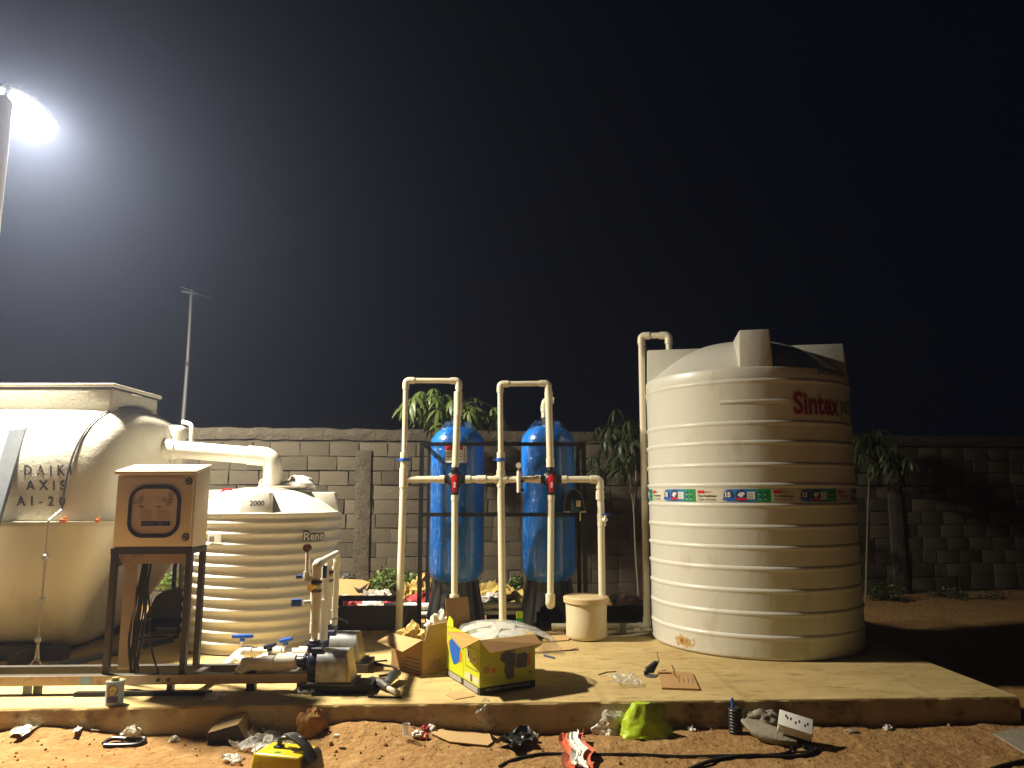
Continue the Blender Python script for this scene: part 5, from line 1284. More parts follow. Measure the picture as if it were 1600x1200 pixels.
def left_print(r, P, lv, lh, full):
    o = P(0, lv, 0); f, f2, f3, rc = face_print(r, o, -yv, False, lv, lh, False)
    m = MB()
    for k in range(3): rc(m, .06, .03 + .034 * k, .9, .045 + .034 * k, f2)
    m.build('band_lettering', M['white'], r, smooth=0, normals=False)
    if full:
        m = MB(); rc(m, .1, .17, .95, .30, f); rc(m, .22, .52, .42, .74, f); rc(m, .58, .52, .80, .70, f); m.build('label_print', M['drum'], r, smooth=0, normals=False)
        m = MB(); rc(m, .28, .57, .36, .70, f2); rc(m, .64, .58, .74, .62, f2); rc(m, .45, .17, .58, .30, f2); m.build('symbol_print', M['ink2'], r, smooth=0, normals=False)
        m = MB(); rc(m, .16, .40, .90, .415, f); rc(m, .16, .79, .90, .80, f); rc(m, .145, .40, .16, .80, f); rc(m, .885, .40, .90, .80, f); m.build('frame_print', M['ink2'], r, smooth=0, normals=False)
    else:
        m = MB(); pol(m, [(.30, .42), (.45, .30), (.62, .34), (.78, .42), (.80, .60), (.86, .66), (.80, .78), (.60, .80), (.55, .92), (.35, .92), (.30, .78), (.18, .72), (.2, .56)], f2, lv, lh); m.build('pump_print', M['pumpblue'], r, smooth=0, normals=False)
        m = MB(); pol(m, [(.80, .40), (.9, .42), (.92, .62), (.84, .60)], f2, lv, lh); pol(m, [(.12, .62), (.18, .62), (.18, .7), (.12, .7)], f2, lv, lh); m.build('pump_print', M['orangep'], r, smooth=0, normals=False)
left_print(kb, P1, .30, hb, True); left_print(ka, P2, .34, hb, False)
# flaps
z = V((0, 0, 1))
flap(kb, [P1(0, .0, hb), P1(0, .30, hb), P1(-.14, .30, hb + .015), P1(-.14, .0, hb - .05)], M['card3'])
flap(kb, [P1(.0, -.001, hb), P1(.455, -.001, hb), P1(.47, -.085, hb - .055), P1(.05, -.085, hb - .075)], M['card2'])
flap(kb, [P1(.455, .02, hb), P1(.455, .30, hb), P1(.60, .30, hb - .06), P1(.60, .02, hb - .06)], M['card2'])
flap(ka, [P2(0, .34, hb), P2(.20, .34, hb), P2(.19, .37, hb + .20), P2(-.01, .37, hb + .20)], M['card2'])
flap(ka, [P2(.0, .335, hb), P2(-.0, .20, hb), P2(.02, .26, hb + .05), P2(.02, .34, hb + .07)], M['lime'])
# wrapped lid
lc = PY(785, 990, 5.80)
lt = thing('tank_lid', 'round white tank lid wrapped in plastic, resting on the lime yellow carton', 'lid', lc)
TL = Matrix.Rotation(R(4), 3, 'X') @ Matrix.Rotation(R(4), 3, 'Y')
m = MB(); m.lathe([(.001, .062), (.09, .060), (.095, .05), (.20, .04), (.215, .030), (.30, .012), (.315, 0), (.31, -.04), (.28, -.05), (.001, -.05)], 48); 
for k in range(6):
    a = k * math.pi / 3 + .3; u_ = V((math.cos(a), math.sin(a), 0)); w_ = V((-u_.y, u_.x, 0)) * .012
    m.hexa([u_ * .08 - w_ + z * .045, u_ * .29 - w_ + z * .005, u_ * .29 + w_ + z * .005, u_ * .08 + w_ + z * .045, u_ * .09 - w_ * .6 + z * .067, u_ * .28 - w_ * .6 + z * .030, u_ * .28 + w_ * .6 + z * .030, u_ * .09 + w_ * .6 + z * .067])
m.v = [lc + TL @ q for q in m.v]; m.build('lid', M['tank'], lt, smooth=45)
def wr(u, v):
    a = 2 * math.pi * u; r_ = .335 * v; hz = .072 - .068 * v**2.2
    if v > .93: hz = -.052 * ((v - .93) / .07)
    k = 1 + (.45 * max(math.cos(a + .18), 0)**14 + .10 * max(math.cos(a - 2.7), 0)**6) * v**5
    n_ = .003 * fbm(V((r_ * math.cos(a) * 5, r_ * math.sin(a) * 5, 1)), 2) + .010 * v**3 * fbm(V((math.cos(a) * 4, math.sin(a) * 4, v * 1.5)), 2)
    return lc + TL @ V((r_ * k * math.cos(a), r_ * k * math.sin(a), hz + .008 + n_ - .05 * max(math.cos(a + .18), 0)**10 * v**6))
MB().grid(wr, 96, 28).build('plastic_wrap', M['lidwrap'], lt, smooth=180)

# brown carton, left
q0 = PZ(659, 1056, SLAB); bu = V((-.80, .60, 0)); bv = V((.58, .81, 0))
bu = (PZ(603, 1040, SLAB) - q0).normalized(); bv = V((-bu.y, bu.x, 0)); bv = -bv if bv.y < 0 else bv
# face order: front-left face runs along bu, right face along bv
bc = thing('carton', 'open brown cardboard carton full of packing beside the lime yellow cartons', 'carton', q0)
hc = .26; lu = .40; lv = .32
Pc = lambda a, b, zz: q0 + bu * a + bv * b + V((0, 0, zz))
def pnl(nm, pts, d, mt): return MB().prism([V(p) for p in pts], d).build(nm, mt, bc)
pnl('side_panel', [Pc(0, 0, 0), Pc(lu, 0, 0), Pc(lu, 0, hc), Pc(0, 0, hc)], bv * .006, M['card2']); pnl('side_panel', [Pc(0, .007, 0), Pc(0, lv, 0), Pc(0, lv, hc), Pc(0, .007, hc)], bu * .006, M['card3'])
pnl('side_panel', [Pc(lu, .007, 0), Pc(lu, lv, 0), Pc(lu, lv, hc), Pc(lu, .007, hc)], -bu * .006, M['card2']); pnl('side_panel', [Pc(.007, lv, 0), Pc(lu - .007, lv, 0), Pc(lu - .007, lv, hc), Pc(.007, lv, hc)], -bv * .006, M['card2'])
for pts in ([Pc(0, 0, hc), Pc(lu, 0, hc), Pc(lu + .02, -.13, hc - .05), Pc(.06, -.14, hc - .075)], [Pc(lu, 0, hc), Pc(lu, lv, hc), Pc(lu + .13, lv, hc - .08), Pc(lu + .12, .04, hc - .09)],
            [Pc(0, .02, hc), Pc(0, lv, hc), Pc(-.02, lv, hc + .12), Pc(-.02, .04, hc + .11)]):
    flap(bc, pts, M['card'])
f = plane_fn(Pc(0, .0, 0), bv, (0, 0, 1), .0016); m = MB()
ff_ = lambda a, b: Pc(-.0015, a, b)
add_text(m, 'L/EZ', ff_, w=.11, h=.03, u0=.07, v0=.055)
m.add([ff_(.06, .04), ff_(.19, .04), ff_(.19, .044), ff_(.06, .044)], [(0, 1, 2, 3)]); m.add([ff_(.06, .095), ff_(.19, .095), ff_(.19, .099), ff_(.06, .099)], [(0, 1, 2, 3)])
fg = lambda a, b: Pc(a, -.0015, b)
for k in range(4): m.add([fg(.03, .02 + .028 * k), fg(.26 - .02 * k, .02 + .028 * k), fg(.26 - .02 * k, .03 + .028 * k), fg(.03, .03 + .028 * k)], [(0, 1, 2, 3)])
m.build('print', M['ink2'], bc, smooth=0)
p = thing('packing_paper', 'crumpled yellow packing paper in the open brown carton', 'paper', Pc(.25, .16, .2))
m = MB(); blob(m, Pc(.27, .14, .14), (.27, .22, .17), 31, .55, 2.6, 4, sharp=.8); m.build('paper', M['yellowc'], p, smooth=25)
p = thing('plastic_bag', 'crumpled white bag stuffed in the open brown carton', 'bag', Pc(.09, .25, .2))
m = MB(); blob(m, Pc(.13, .27, .16), (.24, .20, .26), 37, .5, 2.4, 4); m.build('bag', M['whitebag'], p, smooth=25)
m = MB(); c = Pc(.17, .18, .305); m.tube([c + V((.022 * math.cos(R(a)), 0, .022 * math.sin(R(a)))) for a in range(0, 361, 30)], .010, 8)
tag(m.build('rubber_ring', M['black']), 'small black rubber ring on the packing in the brown carton', 'ring')

# flat things on the slab
def slabsheet(nm, label, cat, px, mt, th=.006, lift=0.0):
    pts = [PZ(x, y, SLAB + .002) for x, y in px]
    r = MB().prism(pts, (0, 0, th)).build(nm, mt); return tag(r, label, cat)
a = slabsheet('cardboard_sheet', 'flat square brown cardboard sheet on the slab before the tall tank', 'cardboard', [(1034, 1077), (1093, 1079), (1081, 1053), (1028, 1050)], M['card2'], .012)
m = MB(); fl_ = lambda a, b: PZ(1034 + a, 1077 - b, SLAB + .0155)
for k in range(4): m.add([PZ(1060 + 7 * k, 1060 - k * .2, SLAB + .0155), PZ(1061.5 + 7 * k, 1060, SLAB + .0155), PZ(1062.5 + 7 * k, 1066, SLAB + .0155), PZ(1061 + 7 * k, 1066, SLAB + .0155)], [(0, 1, 2, 3)])
pr_ = m.build('print', M['ink2'], smooth=0); pr_.parent = a
slabsheet('cardboard_sheet', 'torn cardboard scrap lying on the slab between the wrapped lid and the drum', 'cardboard', [(848, 1004), (888, 1001), (896, 992), (866, 987), (842, 994)], M['card'], .008)
slabsheet('paper_scrap', 'pale paper scrap on the slab right of the lime yellow carton', 'paper', [(836, 1022), (880, 1018), (905, 1012), (846, 1008)], M['card'], .003)
slabsheet('paper_scrap', 'small pale paper scrap on the slab before the lime yellow cartons', 'paper', [(697, 1086), (712, 1093), (742, 1088), (722, 1078)], M['card'], .003)
tag(MB().tube([PZ(835, 1020, SLAB + .006), PZ(904, 1015, SLAB + .006)], .005, 6).build('steel_rod', M['blackst']), 'thin dark rod on the slab right of the lime yellow carton', 'rod')
tag(MB().tube([PZ(850, 1024, SLAB + .008), PZ(866, 1028, SLAB + .008)], .008, 8).build('pen', M['lblue']), 'small blue pen lying on the slab near the carton shadow', 'pen')
bp_ = PZ(1016, 1056, SLAB); r = thing('bracket', 'small black angled bracket standing on the slab by the cardboard sheet', 'bracket', bp_)
m = MB(); m.prism([bp_ + V(p) for p in ((-.03, 0, .015), (.03, 0, .02), (.075, .01, .10), (.045, .01, .10), (-.03, 0, .05))], (0, .05, 0)); m.box(bp_ + V((-.03, .0, .02)), (.035, .04, .03)); m.build('bracket_arm', M['black'], r, bevel=.005)
m = MB(); m.lathe([(.001, 0), (.045, 0), (.045, .008), (.03, .012), (.001, .012)], 20, bp_ + V((.0, -.02, .0))); m.build('bracket_foot', M['zinc'], r)
tag(MB().tube(spline([PZ(1020, 1040, SLAB) + V((.04, .02, .10)), PZ(1030, 1034, SLAB + .12), PZ(1028, 1026, SLAB + .15)]), .003, 5).build('wire', M['cable']), 'thin stiff wire sticking up from the small black bracket', 'wire')
def twig(px, label): return tag(MB().tube([PZ(x, y, SLAB + .005) for x, y in px], .004, 5).build('twig', M['bark']), label, 'twig')
twig([(935, 1054), (948, 1050), (963, 1049)], 'small dark twig on the slab near the clear film')
twig([(1027, 1050), (1034, 1048), (1040, 1047)], 'short twig lying behind the flat brown cardboard sheet')
def filmbit(label, px, mt, amp, nm='plastic_film', seed=0, zf=None, nu=22, nv=14, cat='plastic film', curl=0):
    m = MB(); sheet(m, [zf(x, y) for x, y in px], amp, 5, nu, nv, seed, .004, curl)
    return tag(m.build(nm, mt, smooth=30), label, cat)
PS = lambda x, y: PZ(x, y, SLAB)
filmbit('crumpled clear film on the slab left of the cardboard sheet', [(953, 1073), (1000, 1075), (992, 1062), (962, 1060)], M['film'], .05, seed=3, zf=PS)
filmbit('crumpled clear film under the end of the front rail', [(452, 1092), (492, 1088), (500, 1080), (470, 1082)], M['film'], .035, seed=5, zf=PS)
filmbit('milky film piece under the middle of the front rail', [(318, 1098), (352, 1094), (352, 1084), (322, 1088)], M['milky'], .02, seed=6, zf=PS)
# paint tin
pc = PZ(171, 1104, SLAB); pt_ = thing('paint_tin', 'small blue tin with a yellow round emblem, at the slab edge', 'tin', V((pc.x, pc.y + .045, SLAB)))
o = V((pc.x, pc.y + .055, SLAB)); rt = .056
m = MB(); m.lathe([(.001, 0), (rt, 0), (rt + .002, .004), (rt, .01), (rt, .148), (rt + .003, .152), (rt, .156)], 32, o); m.build('body', M['canblue'], pt_)
m = MB(); m.lathe([(rt, .156), (rt - .006, .150), (.03, .150), (.025, .16), (.024, .172), (.001, .174)], 32, o); m.build('tin_lid', M['tin'], pt_)
fa_ = math.atan2(-o.y, -o.x) - .25; f = cyl_fn(o.x, o.y, rt + .001, fa_, SLAB); f2 = cyl_fn(o.x, o.y, rt + .002, fa_, SLAB); f3 = cyl_fn(o.x, o.y, rt + .003, fa_, SLAB)
m = MB(); m.add([f(.034 * math.cos(k * .3927), .098 + .036 * math.sin(k * .3927)) for k in range(16)], [tuple(range(16))]); arc_rect(m, f, -.035, .035, .022, .062, 4); m.build('label_print', M['purple'], pt_, smooth=0)
m = MB(); m.add([f2(.026 * math.cos(k * .3927) * (1.1 if k % 2 else .85), .098 + .028 * math.sin(k * .3927) * (1.1 if k % 2 else .85)) for k in range(16)], [tuple(range(16))]); m.build('emblem', M['yell'], pt_, smooth=0)

# ================================================================== THINGS ON THE SOIL
def PGz(x, y): return PG(x, y)
def gsheet(nm, label, cat, px, mt, th=.004):
    pts = [PG(x, y) + V((0, 0, .008)) for x, y in px]; return tag(MB().prism(pts, (0, 0, th)).build(nm, mt), label, cat)
def crump(nm, label, cat, px, py, size, mt, seed, amp=.45, freq=2.3, rot=0, sub=4, smooth=28):
    c = PG(px, py); m = MB(); blob(m, c - V((0, 0, .006)), size, seed, amp, freq, sub, -.3, rot)
    return tag(m.build(nm, mt, smooth=smooth), label, cat)
crump('plastic_bag', 'clear bag at the far left foot of the slab', 'bag', 2, 1139, (.16, .10, .12), M['film'], 2, .4)
filmbit('long crumpled white paper on the soil at the far left', [(14, 1150), (30, 1152), (98, 1128), (90, 1120)], M['whitebag'], .035, 'crumpled_paper', 8, PGz, cat='paper')
tag(MB().tube([PG(139, 1126) + V((0, 0, .012)), PG(165, 1134) + V((0, 0, .012))], .009, 8).build('plastic_stick', M['whitebag']), 'short white plastic stick on the soil by the white paper', 'stick')
filmbit('torn white strip on the soil near the short white stick', [(112, 1146), (122, 1147), (134, 1131), (128, 1128)], M['whitebag'], .02, 'paper_scrap', 12, PGz, 12, 8, 'paper')
gsheet('paper_scrap', 'small white scrap on the soil below the short white stick', 'paper', [(141, 1143), (155, 1144), (158, 1140), (146, 1138)], M['whitebag'])
br = PG(196, 1166); r = thing('rubber_strap', 'flattened black rubber strap on the soil under a white wrapper', 'strap', br)
m = MB(); m.tube(spline([PG(161, 1166) + V((0, 0, .015)), PG(175, 1160) + V((0, 0, .022)), PG(205, 1160) + V((0, 0, .018)), PG(226, 1158) + V((0, 0, .014)), PG(216, 1166) + V((0, 0, .012)), PG(185, 1168) + V((0, 0, .012)), PG(162, 1168) + V((0, 0, .012))], 6), .013, 8); m.build('strap', M['black'], r)
m = MB(); blob(m, PG(205, 1157), (.13, .06, .085), 14, .5, 2.4, 3); tag(m.build('wrapper', M['whitebag'], smooth=25), 'crumpled white wrapper on the flattened black rubber strap', 'wrapper')
crump('wrapper', 'tiny white crumpled wrapper alone on the soil', 'wrapper', 272, 1158, (.06, .05, .035), M['whitebag'], 15)
# toppled small carton
tq = PG(366, 1160); r = thing('carton', 'small open brown carton tipped over on the soil', 'carton', tq)
Rt = Matrix.Rotation(R(8), 3, 'Z')
TP = lambda x, y, zz: tq + Rt @ V((x, y, zz))
m = MB(); m.hexa([TP(-.15, -.07, 0), TP(.10, -.06, -.0), TP(.10, .10, 0), TP(-.15, .10, 0), TP(-.15, -.07, .085), TP(.03, -.075, .13), TP(.055, .08, .16), TP(-.12, .10, .12)]); m.f = [q for i, q in enumerate(m.f) if i != 2]; m.m = m.m[:len(m.f)]
m.build('box_body', M['card'], r)
m = MB(); m.hexa([TP(-.14, -.055, .008), TP(.09, -.05, .008), TP(.09, .09, .008), TP(-.14, .09, .008), TP(-.14, -.06, .078), TP(.025, -.065, .122), TP(.05, .07, .15), TP(-.11, .09, .11)]); m.build('inside_shade', M['ink'], r)  # black block paints in the shade of the carton's open mouth
flap(r, [TP(.10, -.05, .075), TP(.16, -.04, .02), TP(.17, .05, .03), TP(.10, .05, .09)], M['card'], .004)
filmbit('big sheet of crumpled clear film in front of the tipped carton', [(358, 1168), (402, 1184), (440, 1158), (410, 1140)], M['milky'], .05, seed=21, zf=PGz, nu=34, nv=24)
filmbit('shiny twist of clear film beside the tipped carton', [(392, 1152), (414, 1156), (436, 1140), (420, 1136)], M['film'], .06, seed=22, zf=PGz)
filmbit('small film packet on the soil left of the welding machine', [(347, 1194), (374, 1198), (377, 1188), (352, 1186)], M['milky'], .035, 'film_packet', 23, PGz)
filmbit('clear film scrap just behind the welding machine', [(414, 1178), (448, 1176), (470, 1160), (430, 1166)], M['film'], .045, seed=24, zf=PGz)
filmbit('flat milky plastic bag on the soil below the big clod', [(447, 1150), (464, 1158), (485, 1145), (470, 1133)], M['milky'], .018, 'plastic_bag', 25, PGz, cat='bag')
filmbit('clear film twist left of the flat milky bag', [(428, 1150), (448, 1150), (450, 1140), (432, 1138)], M['film'], .05, seed=26, zf=PGz)
bt = PG(452, 1131); r = thing('plastic_bottle', 'small blue plastic bottle lying against the big soil clod', 'bottle', bt)
d = V((1, -.05, .0)); MB().tube([bt + V((0, 0, .02)) + d * k for k in (-.07, -.035, -.03, -.01, .055, .07)], [.008, .008, .014, .020, .022, .015], 12).build('bottle_body', M['canblue'], r)
MB().tube([bt + V((0, 0, .02)) + d * k for k in (-.075, -.05)], .010, 10).build('bottle_cap', M['valveblue'], r)
crump('soil_clod', 'big round clod of red soil leaning on the slab edge', 'clod', 486, 1147, (.175, .15, .165), M['clod'], 41, .30, 2.2, .3, 4, 70)
crump('soil_clod', 'small clod of red soil left of the blue bottle', 'clod', 430, 1133, (.05, .05, .04), M['clod'], 43, .3, 2.2, .3, 3, 70)
tag(MB().tube([PG(506, 1123) + V((0, 0, .012)), PG(548, 1120) + V((0, 0, .012))], .007, 8).build('plastic_stick', M['whitebag']), 'thin white stick half buried in the soil mound', 'stick')
m = MB(); c = PG(526, 1153); m.box(c + V((0, 0, .010)), (.035, .028, .022)); tag(m.build('bottle_top', M['whitebag'], bevel=.004), 'tiny white plastic cap on the open soil', 'cap')
c = PG(634, 1150); r = thing('plastic_cup', 'small clear plastic cup on the soil at the foot of the mound', 'cup', c)
m = MB(); m.lathe([(.020, 0), (.026, .07), (.028, .072)], 20, c); m.lathe([(.001, .002), (.020, .002)], 20, c); m.build('cup', M['milky'], r)
for i, (x, y, mt, lb) in enumerate(((652, 1149, 'white', 'white paper scrap right of the clear cup'), (664, 1141, 'redc', 'small red wrapper scrap near the slab foot'), (674, 1140, 'whitec', 'pale wrapper scrap left of the big cardboard sheet'), (660, 1152, 'orangec', 'orange wrapper scrap right of the clear cup'), (716, 1134, 'orangec', 'orange wrapper scrap behind the big cardboard sheet'), (800, 1141, 'zinc', 'crushed grey wrapper at the slab foot right of the clear bag'), (822, 1141, 'canblue', 'crushed bluish wrapper at the slab foot'), (834, 1152, 'milky', 'milky wrapper scrap near the black plastic sheet'), (1080, 1141, 'whitebag', 'small white scrap right of the green bag'), (1113, 1136, 'whitec', 'pale wrapper scrap left of the black conduit coil'), (1388, 1140, 'whitec', 'tiny pale scrap on the dark soil at right'))):
    crump('wrapper', lb, 'wrapper', x, y, (.075, .05, .035), M[mt], 50 + i, .5, 2.4, i, 3)
gsheet('cardboard_sheet', 'big grey brown cardboard sheet lying on the soil with a small hole', 'cardboard', [(672, 1148), (702, 1162), (762, 1168), (778, 1156), (742, 1139), (706, 1137)], M['card'], .006)
crump('plastic_bag', 'puffed clear plastic bag against the middle of the slab face', 'bag', 759, 1144, (.24, .11, .20), M['film'], 61, .40, 2.0, .2, 4)
filmbit('crumpled black plastic sheet on the soil beside the big cardboard', [(764, 1166), (806, 1180), (834, 1168), (826, 1150)], M['black'], .045, 'black_plastic_sheet', 27, PGz, 30, 18, 'plastic sheet', .02)
# orange wrapper bag
r = thing('wrapper_bag', 'orange wrapper bag with a silver strip, lying at the bottom edge', 'wrapper', PG(895, 1185))
m = MB(); sheet(m, [PG(876, 1160), PG(912, 1157), PG(930, 1215), PG(884, 1215)], .03, 5, 24, 24, 71, .012, .02); ob = m.build('bag', M['orangec'], r, smooth=30)
m = MB(); sheet(m, [PG(889, 1161) + V((0, 0, .02)), PG(902, 1159) + V((0, 0, .02)), PG(918, 1215) + V((0, 0, .02)), PG(898, 1215) + V((0, 0, .02))], .03, 5, 14, 22, 71, .016, .01); m.build('silver_strip', M['white'], r, smooth=30)
crump('plastic_bag', 'crumpled white plastic bag left of the green bag', 'bag', 962, 1147, (.27, .10, .13), M['whitebag'], 63, .55, 2.2, .1, 4)
# green bag: tall cone shape
c = PG(1016, 1150); m = MB()
def gbf(u, v):
    a = 2 * math.pi * u; r_ = (.135 * (1 - v)**.75 + .045) * (1 + .13 * fbm(V((math.cos(a) * 2, math.sin(a) * 2, v * 2.5)), 4)) * (1 if v < .98 else .2)
    return c + V((r_ * math.cos(a) * 1.0 - .035 * v - .02, r_ * .55 * math.sin(a), .215 * v + .02 * fbm(V((a, v * 4, 4)), 2) * (1 - v)))
m.grid(gbf, 50, 26); tag(m.build('plastic_bag', M['greenbag'], smooth=24), 'bright green plastic bag standing against the slab face', 'bag')
# black corrugated coil
c = PG(1150, 1147); r = thing('conduit_coil', 'short upright black corrugated conduit with a blue tip', 'conduit', c)
prof = [(.001, 0), (.040, 0)]
for k in range(8): prof += [(.036, .008 + .019 * k), (.046, .014 + .019 * k), (.046, .020 + .019 * k), (.036, .026 + .019 * k)]
prof += [(.030, .165), (.001, .165)]
m = MB(); m.lathe(prof, 28, c); m.build('corrugated_body', M['black'], r, smooth=60)
MB().tube([c + V((-.012, 0, .16)), c + V((-.016, 0, .225))], [.012, .009], 10).build('tip', M['pumpblue'], r)
# broken concrete
crump('stone', 'rough grey stone lying behind the broken concrete slab piece', 'stone', 1195, 1136, (.25, .12, .115), M['stone'], 81, .28, 2.4, -.1, 4, 60)
c = PG(1202, 1160); m = MB(); rr = random.Random(5); Rz = Matrix.Rotation(R(-16), 3, 'Z') @ Matrix.Rotation(R(17), 3, 'X') @ Matrix.Rotation(R(6), 3, 'Y')
out = [(-.17, .08), (-.10, .095), (.0, .07), (.10, .03), (.17, -.03), (.16, -.075), (.05, -.085), (-.06, -.06), (-.12, -.01)]
def cr_(x, y, zz, k): return c + V((0, 0, .055)) + Rz @ V((x * k, y * k, zz))
n = len(out); m.add([cr_(x, y, -.035, .78) for x, y in out] + [cr_(x, y, .0, 1.02) for x, y in out] + [cr_(x, y, .022, .97) for x, y in out],
   [tuple(reversed(range(n))), tuple(range(2 * n, 3 * n))] + [(k * n + i, k * n + (i + 1) % n, (k + 1) * n + (i + 1) % n, (k + 1) * n + i) for k in range(2) for i in range(n)])
tag(m.build('concrete_piece', M['stone'], smooth=30, bevel=.006), 'broken flat piece of concrete tilted on the soil under the socket box', 'concrete piece')
# socket box
c = PG(1250, 1164); r = thing('socket_box', 'white extension socket box tilted on the broken concrete', 'socket box', c)
Rb = Matrix.Rotation(R(-26), 3, 'Z') @ Matrix.Rotation(R(26), 3, 'X') @ Matrix.Rotation(R(14), 3, 'Y')
bc_ = c + V((-.02, .02, .105)); m = MB(); m.box(bc_, (.195, .125, .055), Rb); m.build('box_body', M['white'], r, bevel=.006)
m = MB(); m.box(bc_ + Rb @ V((0, 0, .031)), (.201, .131, .012), Rb); m.build('cover_plate', M['white'], r, bevel=.003)
m = MB()
for x, y in ((-.05, .02), (-.03, .02), (.0, .0), (.02, .02), (.055, .0), (-.06, .035), (.07, .02)): m.box(bc_ + Rb @ V((x, y - .01, .0375)), (.008, .022, .002), Rb)
m.build('socket_slots', M['ink'], r)
m = MB(); m.box(bc_ + Rb @ V((.06, -.0, -.055)), (.09, .10, .05), Rb); m.build('box_foot', M['black'], r, bevel=.005)
m = MB(); m.cyl(bc_ + Rb @ V((.098, -.03, 0)), bc_ + Rb @ V((.108, -.03, 0)), .01, n=10); m.build('knockout', M['ink'], r)
def gcable(pts, r, label):
    return tag(MB().tube(spline([PG(x, y) + V((0, 0, r + z_)) for x, y, z_ in pts], 8), r, 7).build('cable', M['cable']), label, 'cable')
gcable([(780, 1200, 0), (800, 1190, 0), (840, 1181, 0), (870, 1180, 0), (920, 1181, .0), (990, 1181, 0), (1060, 1184, 0), (1130, 1183, 0), (1200, 1182, 0), (1232, 1177, 0), (1241, 1163, .01), (1238, 1150, .04)], .0085, 'long black cable running across the soil to the socket box')
gcable([(1060, 1215, 0), (1085, 1202, 0), (1120, 1190, 0), (1170, 1184, 0), (1235, 1186, 0), (1265, 1180, 0), (1275, 1172, 0), (1255, 1170, 0)], .012, 'thick black cable coming from the bottom edge to the socket box')
gcable([(1265, 1165, 0), (1268, 1171, 0), (1262, 1176, 0), (1240, 1177, 0)], .007, 'short pale cable end behind the socket box')
crump('stone', 'flat grey stone on the soil to the right of the socket box', 'stone', 1330, 1143, (.10, .05, .02), M['stone'], 83, .25, 2.2, 0, 3, 60)
gsheet('steel_plate', 'dark flat plate on the soil at the far right bottom', 'plate', [(1552, 1150), (1604, 1182), (1640, 1170), (1600, 1140)], M['stone'], .01)
gcable([(1530, 1215, 0), (1560, 1202, 0), (1610, 1190, 0)], .012, 'dark cable in the lower right corner')
# welding machine
c = PG(452, 1203); w = thing('welding_machine', 'yellow portable welding machine with a black carry handle', 'welding machine', c)
Rw = Matrix.Rotation(R(-14), 3, 'Z'); WP = lambda x, y, zz: c + V((0, -.07, 0)) + Rw @ V((x, y, zz))
m = MB(); m.hexa([WP(-.16, -.12, .012), WP(.16, -.12, .012), WP(.16, .12, .012), WP(-.16, .12, .012), WP(-.15, -.10, .135), WP(.14, -.10, .135), WP(.14, .10, .135), WP(-.15, .10, .135)]); bdw = m.build('case', M['yellow'], w, bevel=.014, seg=3)
m = MB(); m.hexa([WP(.1615, -.10, .02), WP(.19, -.10, .02), WP(.19, .10, .02), WP(.1615, .10, .02), WP(.146, -.09, .138), WP(.172, -.09, .115), WP(.172, .09, .115), WP(.146, .09, .138)]); m.build('front_panel', M['black'], w, bevel=.006)
m = MB(); m.tube(fillet([WP(-.06, .02, .13), WP(-.055, .02, .185), WP(.10, .02, .195), WP(.105, .02, .13)], .03), .014, 10); m.build('carry_handle', M['black'], w)
for x in (-.06, .10): MB().box(WP(x, .02, .140), (.045, .05, .014), Rw).build('handle_foot', M['black'], w, bevel=.003)
for k in range(4): MB().tube(spline([WP(-.05 + .02 * k, .05 - .02 * k, .19 + .006 * k), WP(.03, .04 - .02 * k, .205), WP(.12, .02 - .02 * k, .17), WP(.19, .0 - .025 * k, .10)], 5), .009, 7).build('lead', M['cable'], w)
MB().box(WP(-.02, -.06, .1365), (.03, .02, .002), Rw).build('badge', M['green'], w)
for x in (-.13, .13):
    for y in (-.09, .09): MB().cyl(WP(x, y, 0), WP(x, y, .013), .014, n=8).build('foot', M['black'], w)

# ================================================================== SACKS AND RUBBISH BEHIND
def back(nm, label, cat, px, py, Y, size, mt, seed, amp=.4, rot=0, sub=4, z0=None):
    p = PY(px, py, Y); zz = (gh(p.x, Y) if z0 is None else z0); m = MB(); blob(m, V((p.x, Y, max(p.z, zz) - size[2] * .5)), size, seed, amp, 2.2, sub, -.35, rot)
    return tag(m.build(nm, mt, smooth=35), label, cat)
Yb = 8.75
c = PY(545, 930, 8.9)
r = thing('carton', 'flattened brown carton leaning behind the pumps, with a torn dark corner', 'carton', c)
m = MB(); m.prism([PY(528, 906, 9.0), PY(566, 908, 9.0), PY(577, 912, 8.95), PY(566, 938, 8.85), PY(528, 938, 8.85)], (0, .04, .01)); m.build('panel', M['card2'], r)
m = MB(); m.prism([PY(552, 917, 8.9), PY(562, 920, 8.9), PY(577, 910, 8.9), PY(570, 922, 8.89), PY(558, 923, 8.89)], (0, -.012, 0)); m.build('torn_edge', M['ink'], r)
back('sack', 'dark torn sack behind the flattened carton', 'sack', 538, 902, 9.2, (.25, .2, .10), M['darksteel'], 90)
m = MB(); m.prism([PY(527, 948, 8.5), PY(527, 934, 8.62), PY(540, 930, 8.62), PY(562, 944, 8.5)], (0, .03, .01)); tag(m.build('printed_sack', M['whitec'], smooth=0), 'folded pale printed sack behind the steel channel', 'sack')
m = MB(); ft = plane_fn(PY(529, 942, 8.5), (1, 0, 0), (0, .2, 1), .004); add_text(m, 'YTRI', ft, w=.16, h=.05); 
tx = m.build('print', M['ink2'], smooth=0); tx.parent = bpy.data.objects['printed_sack']
back('sack', 'red plastic sack behind the dark steel channel', 'sack', 548, 942, 8.5, (.40, .2, .13), M['redc'], 91, .35, .25)
back('sack', 'grey green sack beside the leafy bush', 'sack', 578, 934, 8.6, (.24, .22, .16), M['stone'], 92)
back('sack', 'white and grey sack under the leafy bush', 'sack', 597, 938, 8.5, (.30, .22, .22), M['whitec'], 93, .4)
back('sack', 'small red sack end beside the white sack', 'sack', 608, 946, 8.42, (.12, .16, .16), M['redc'], 94)
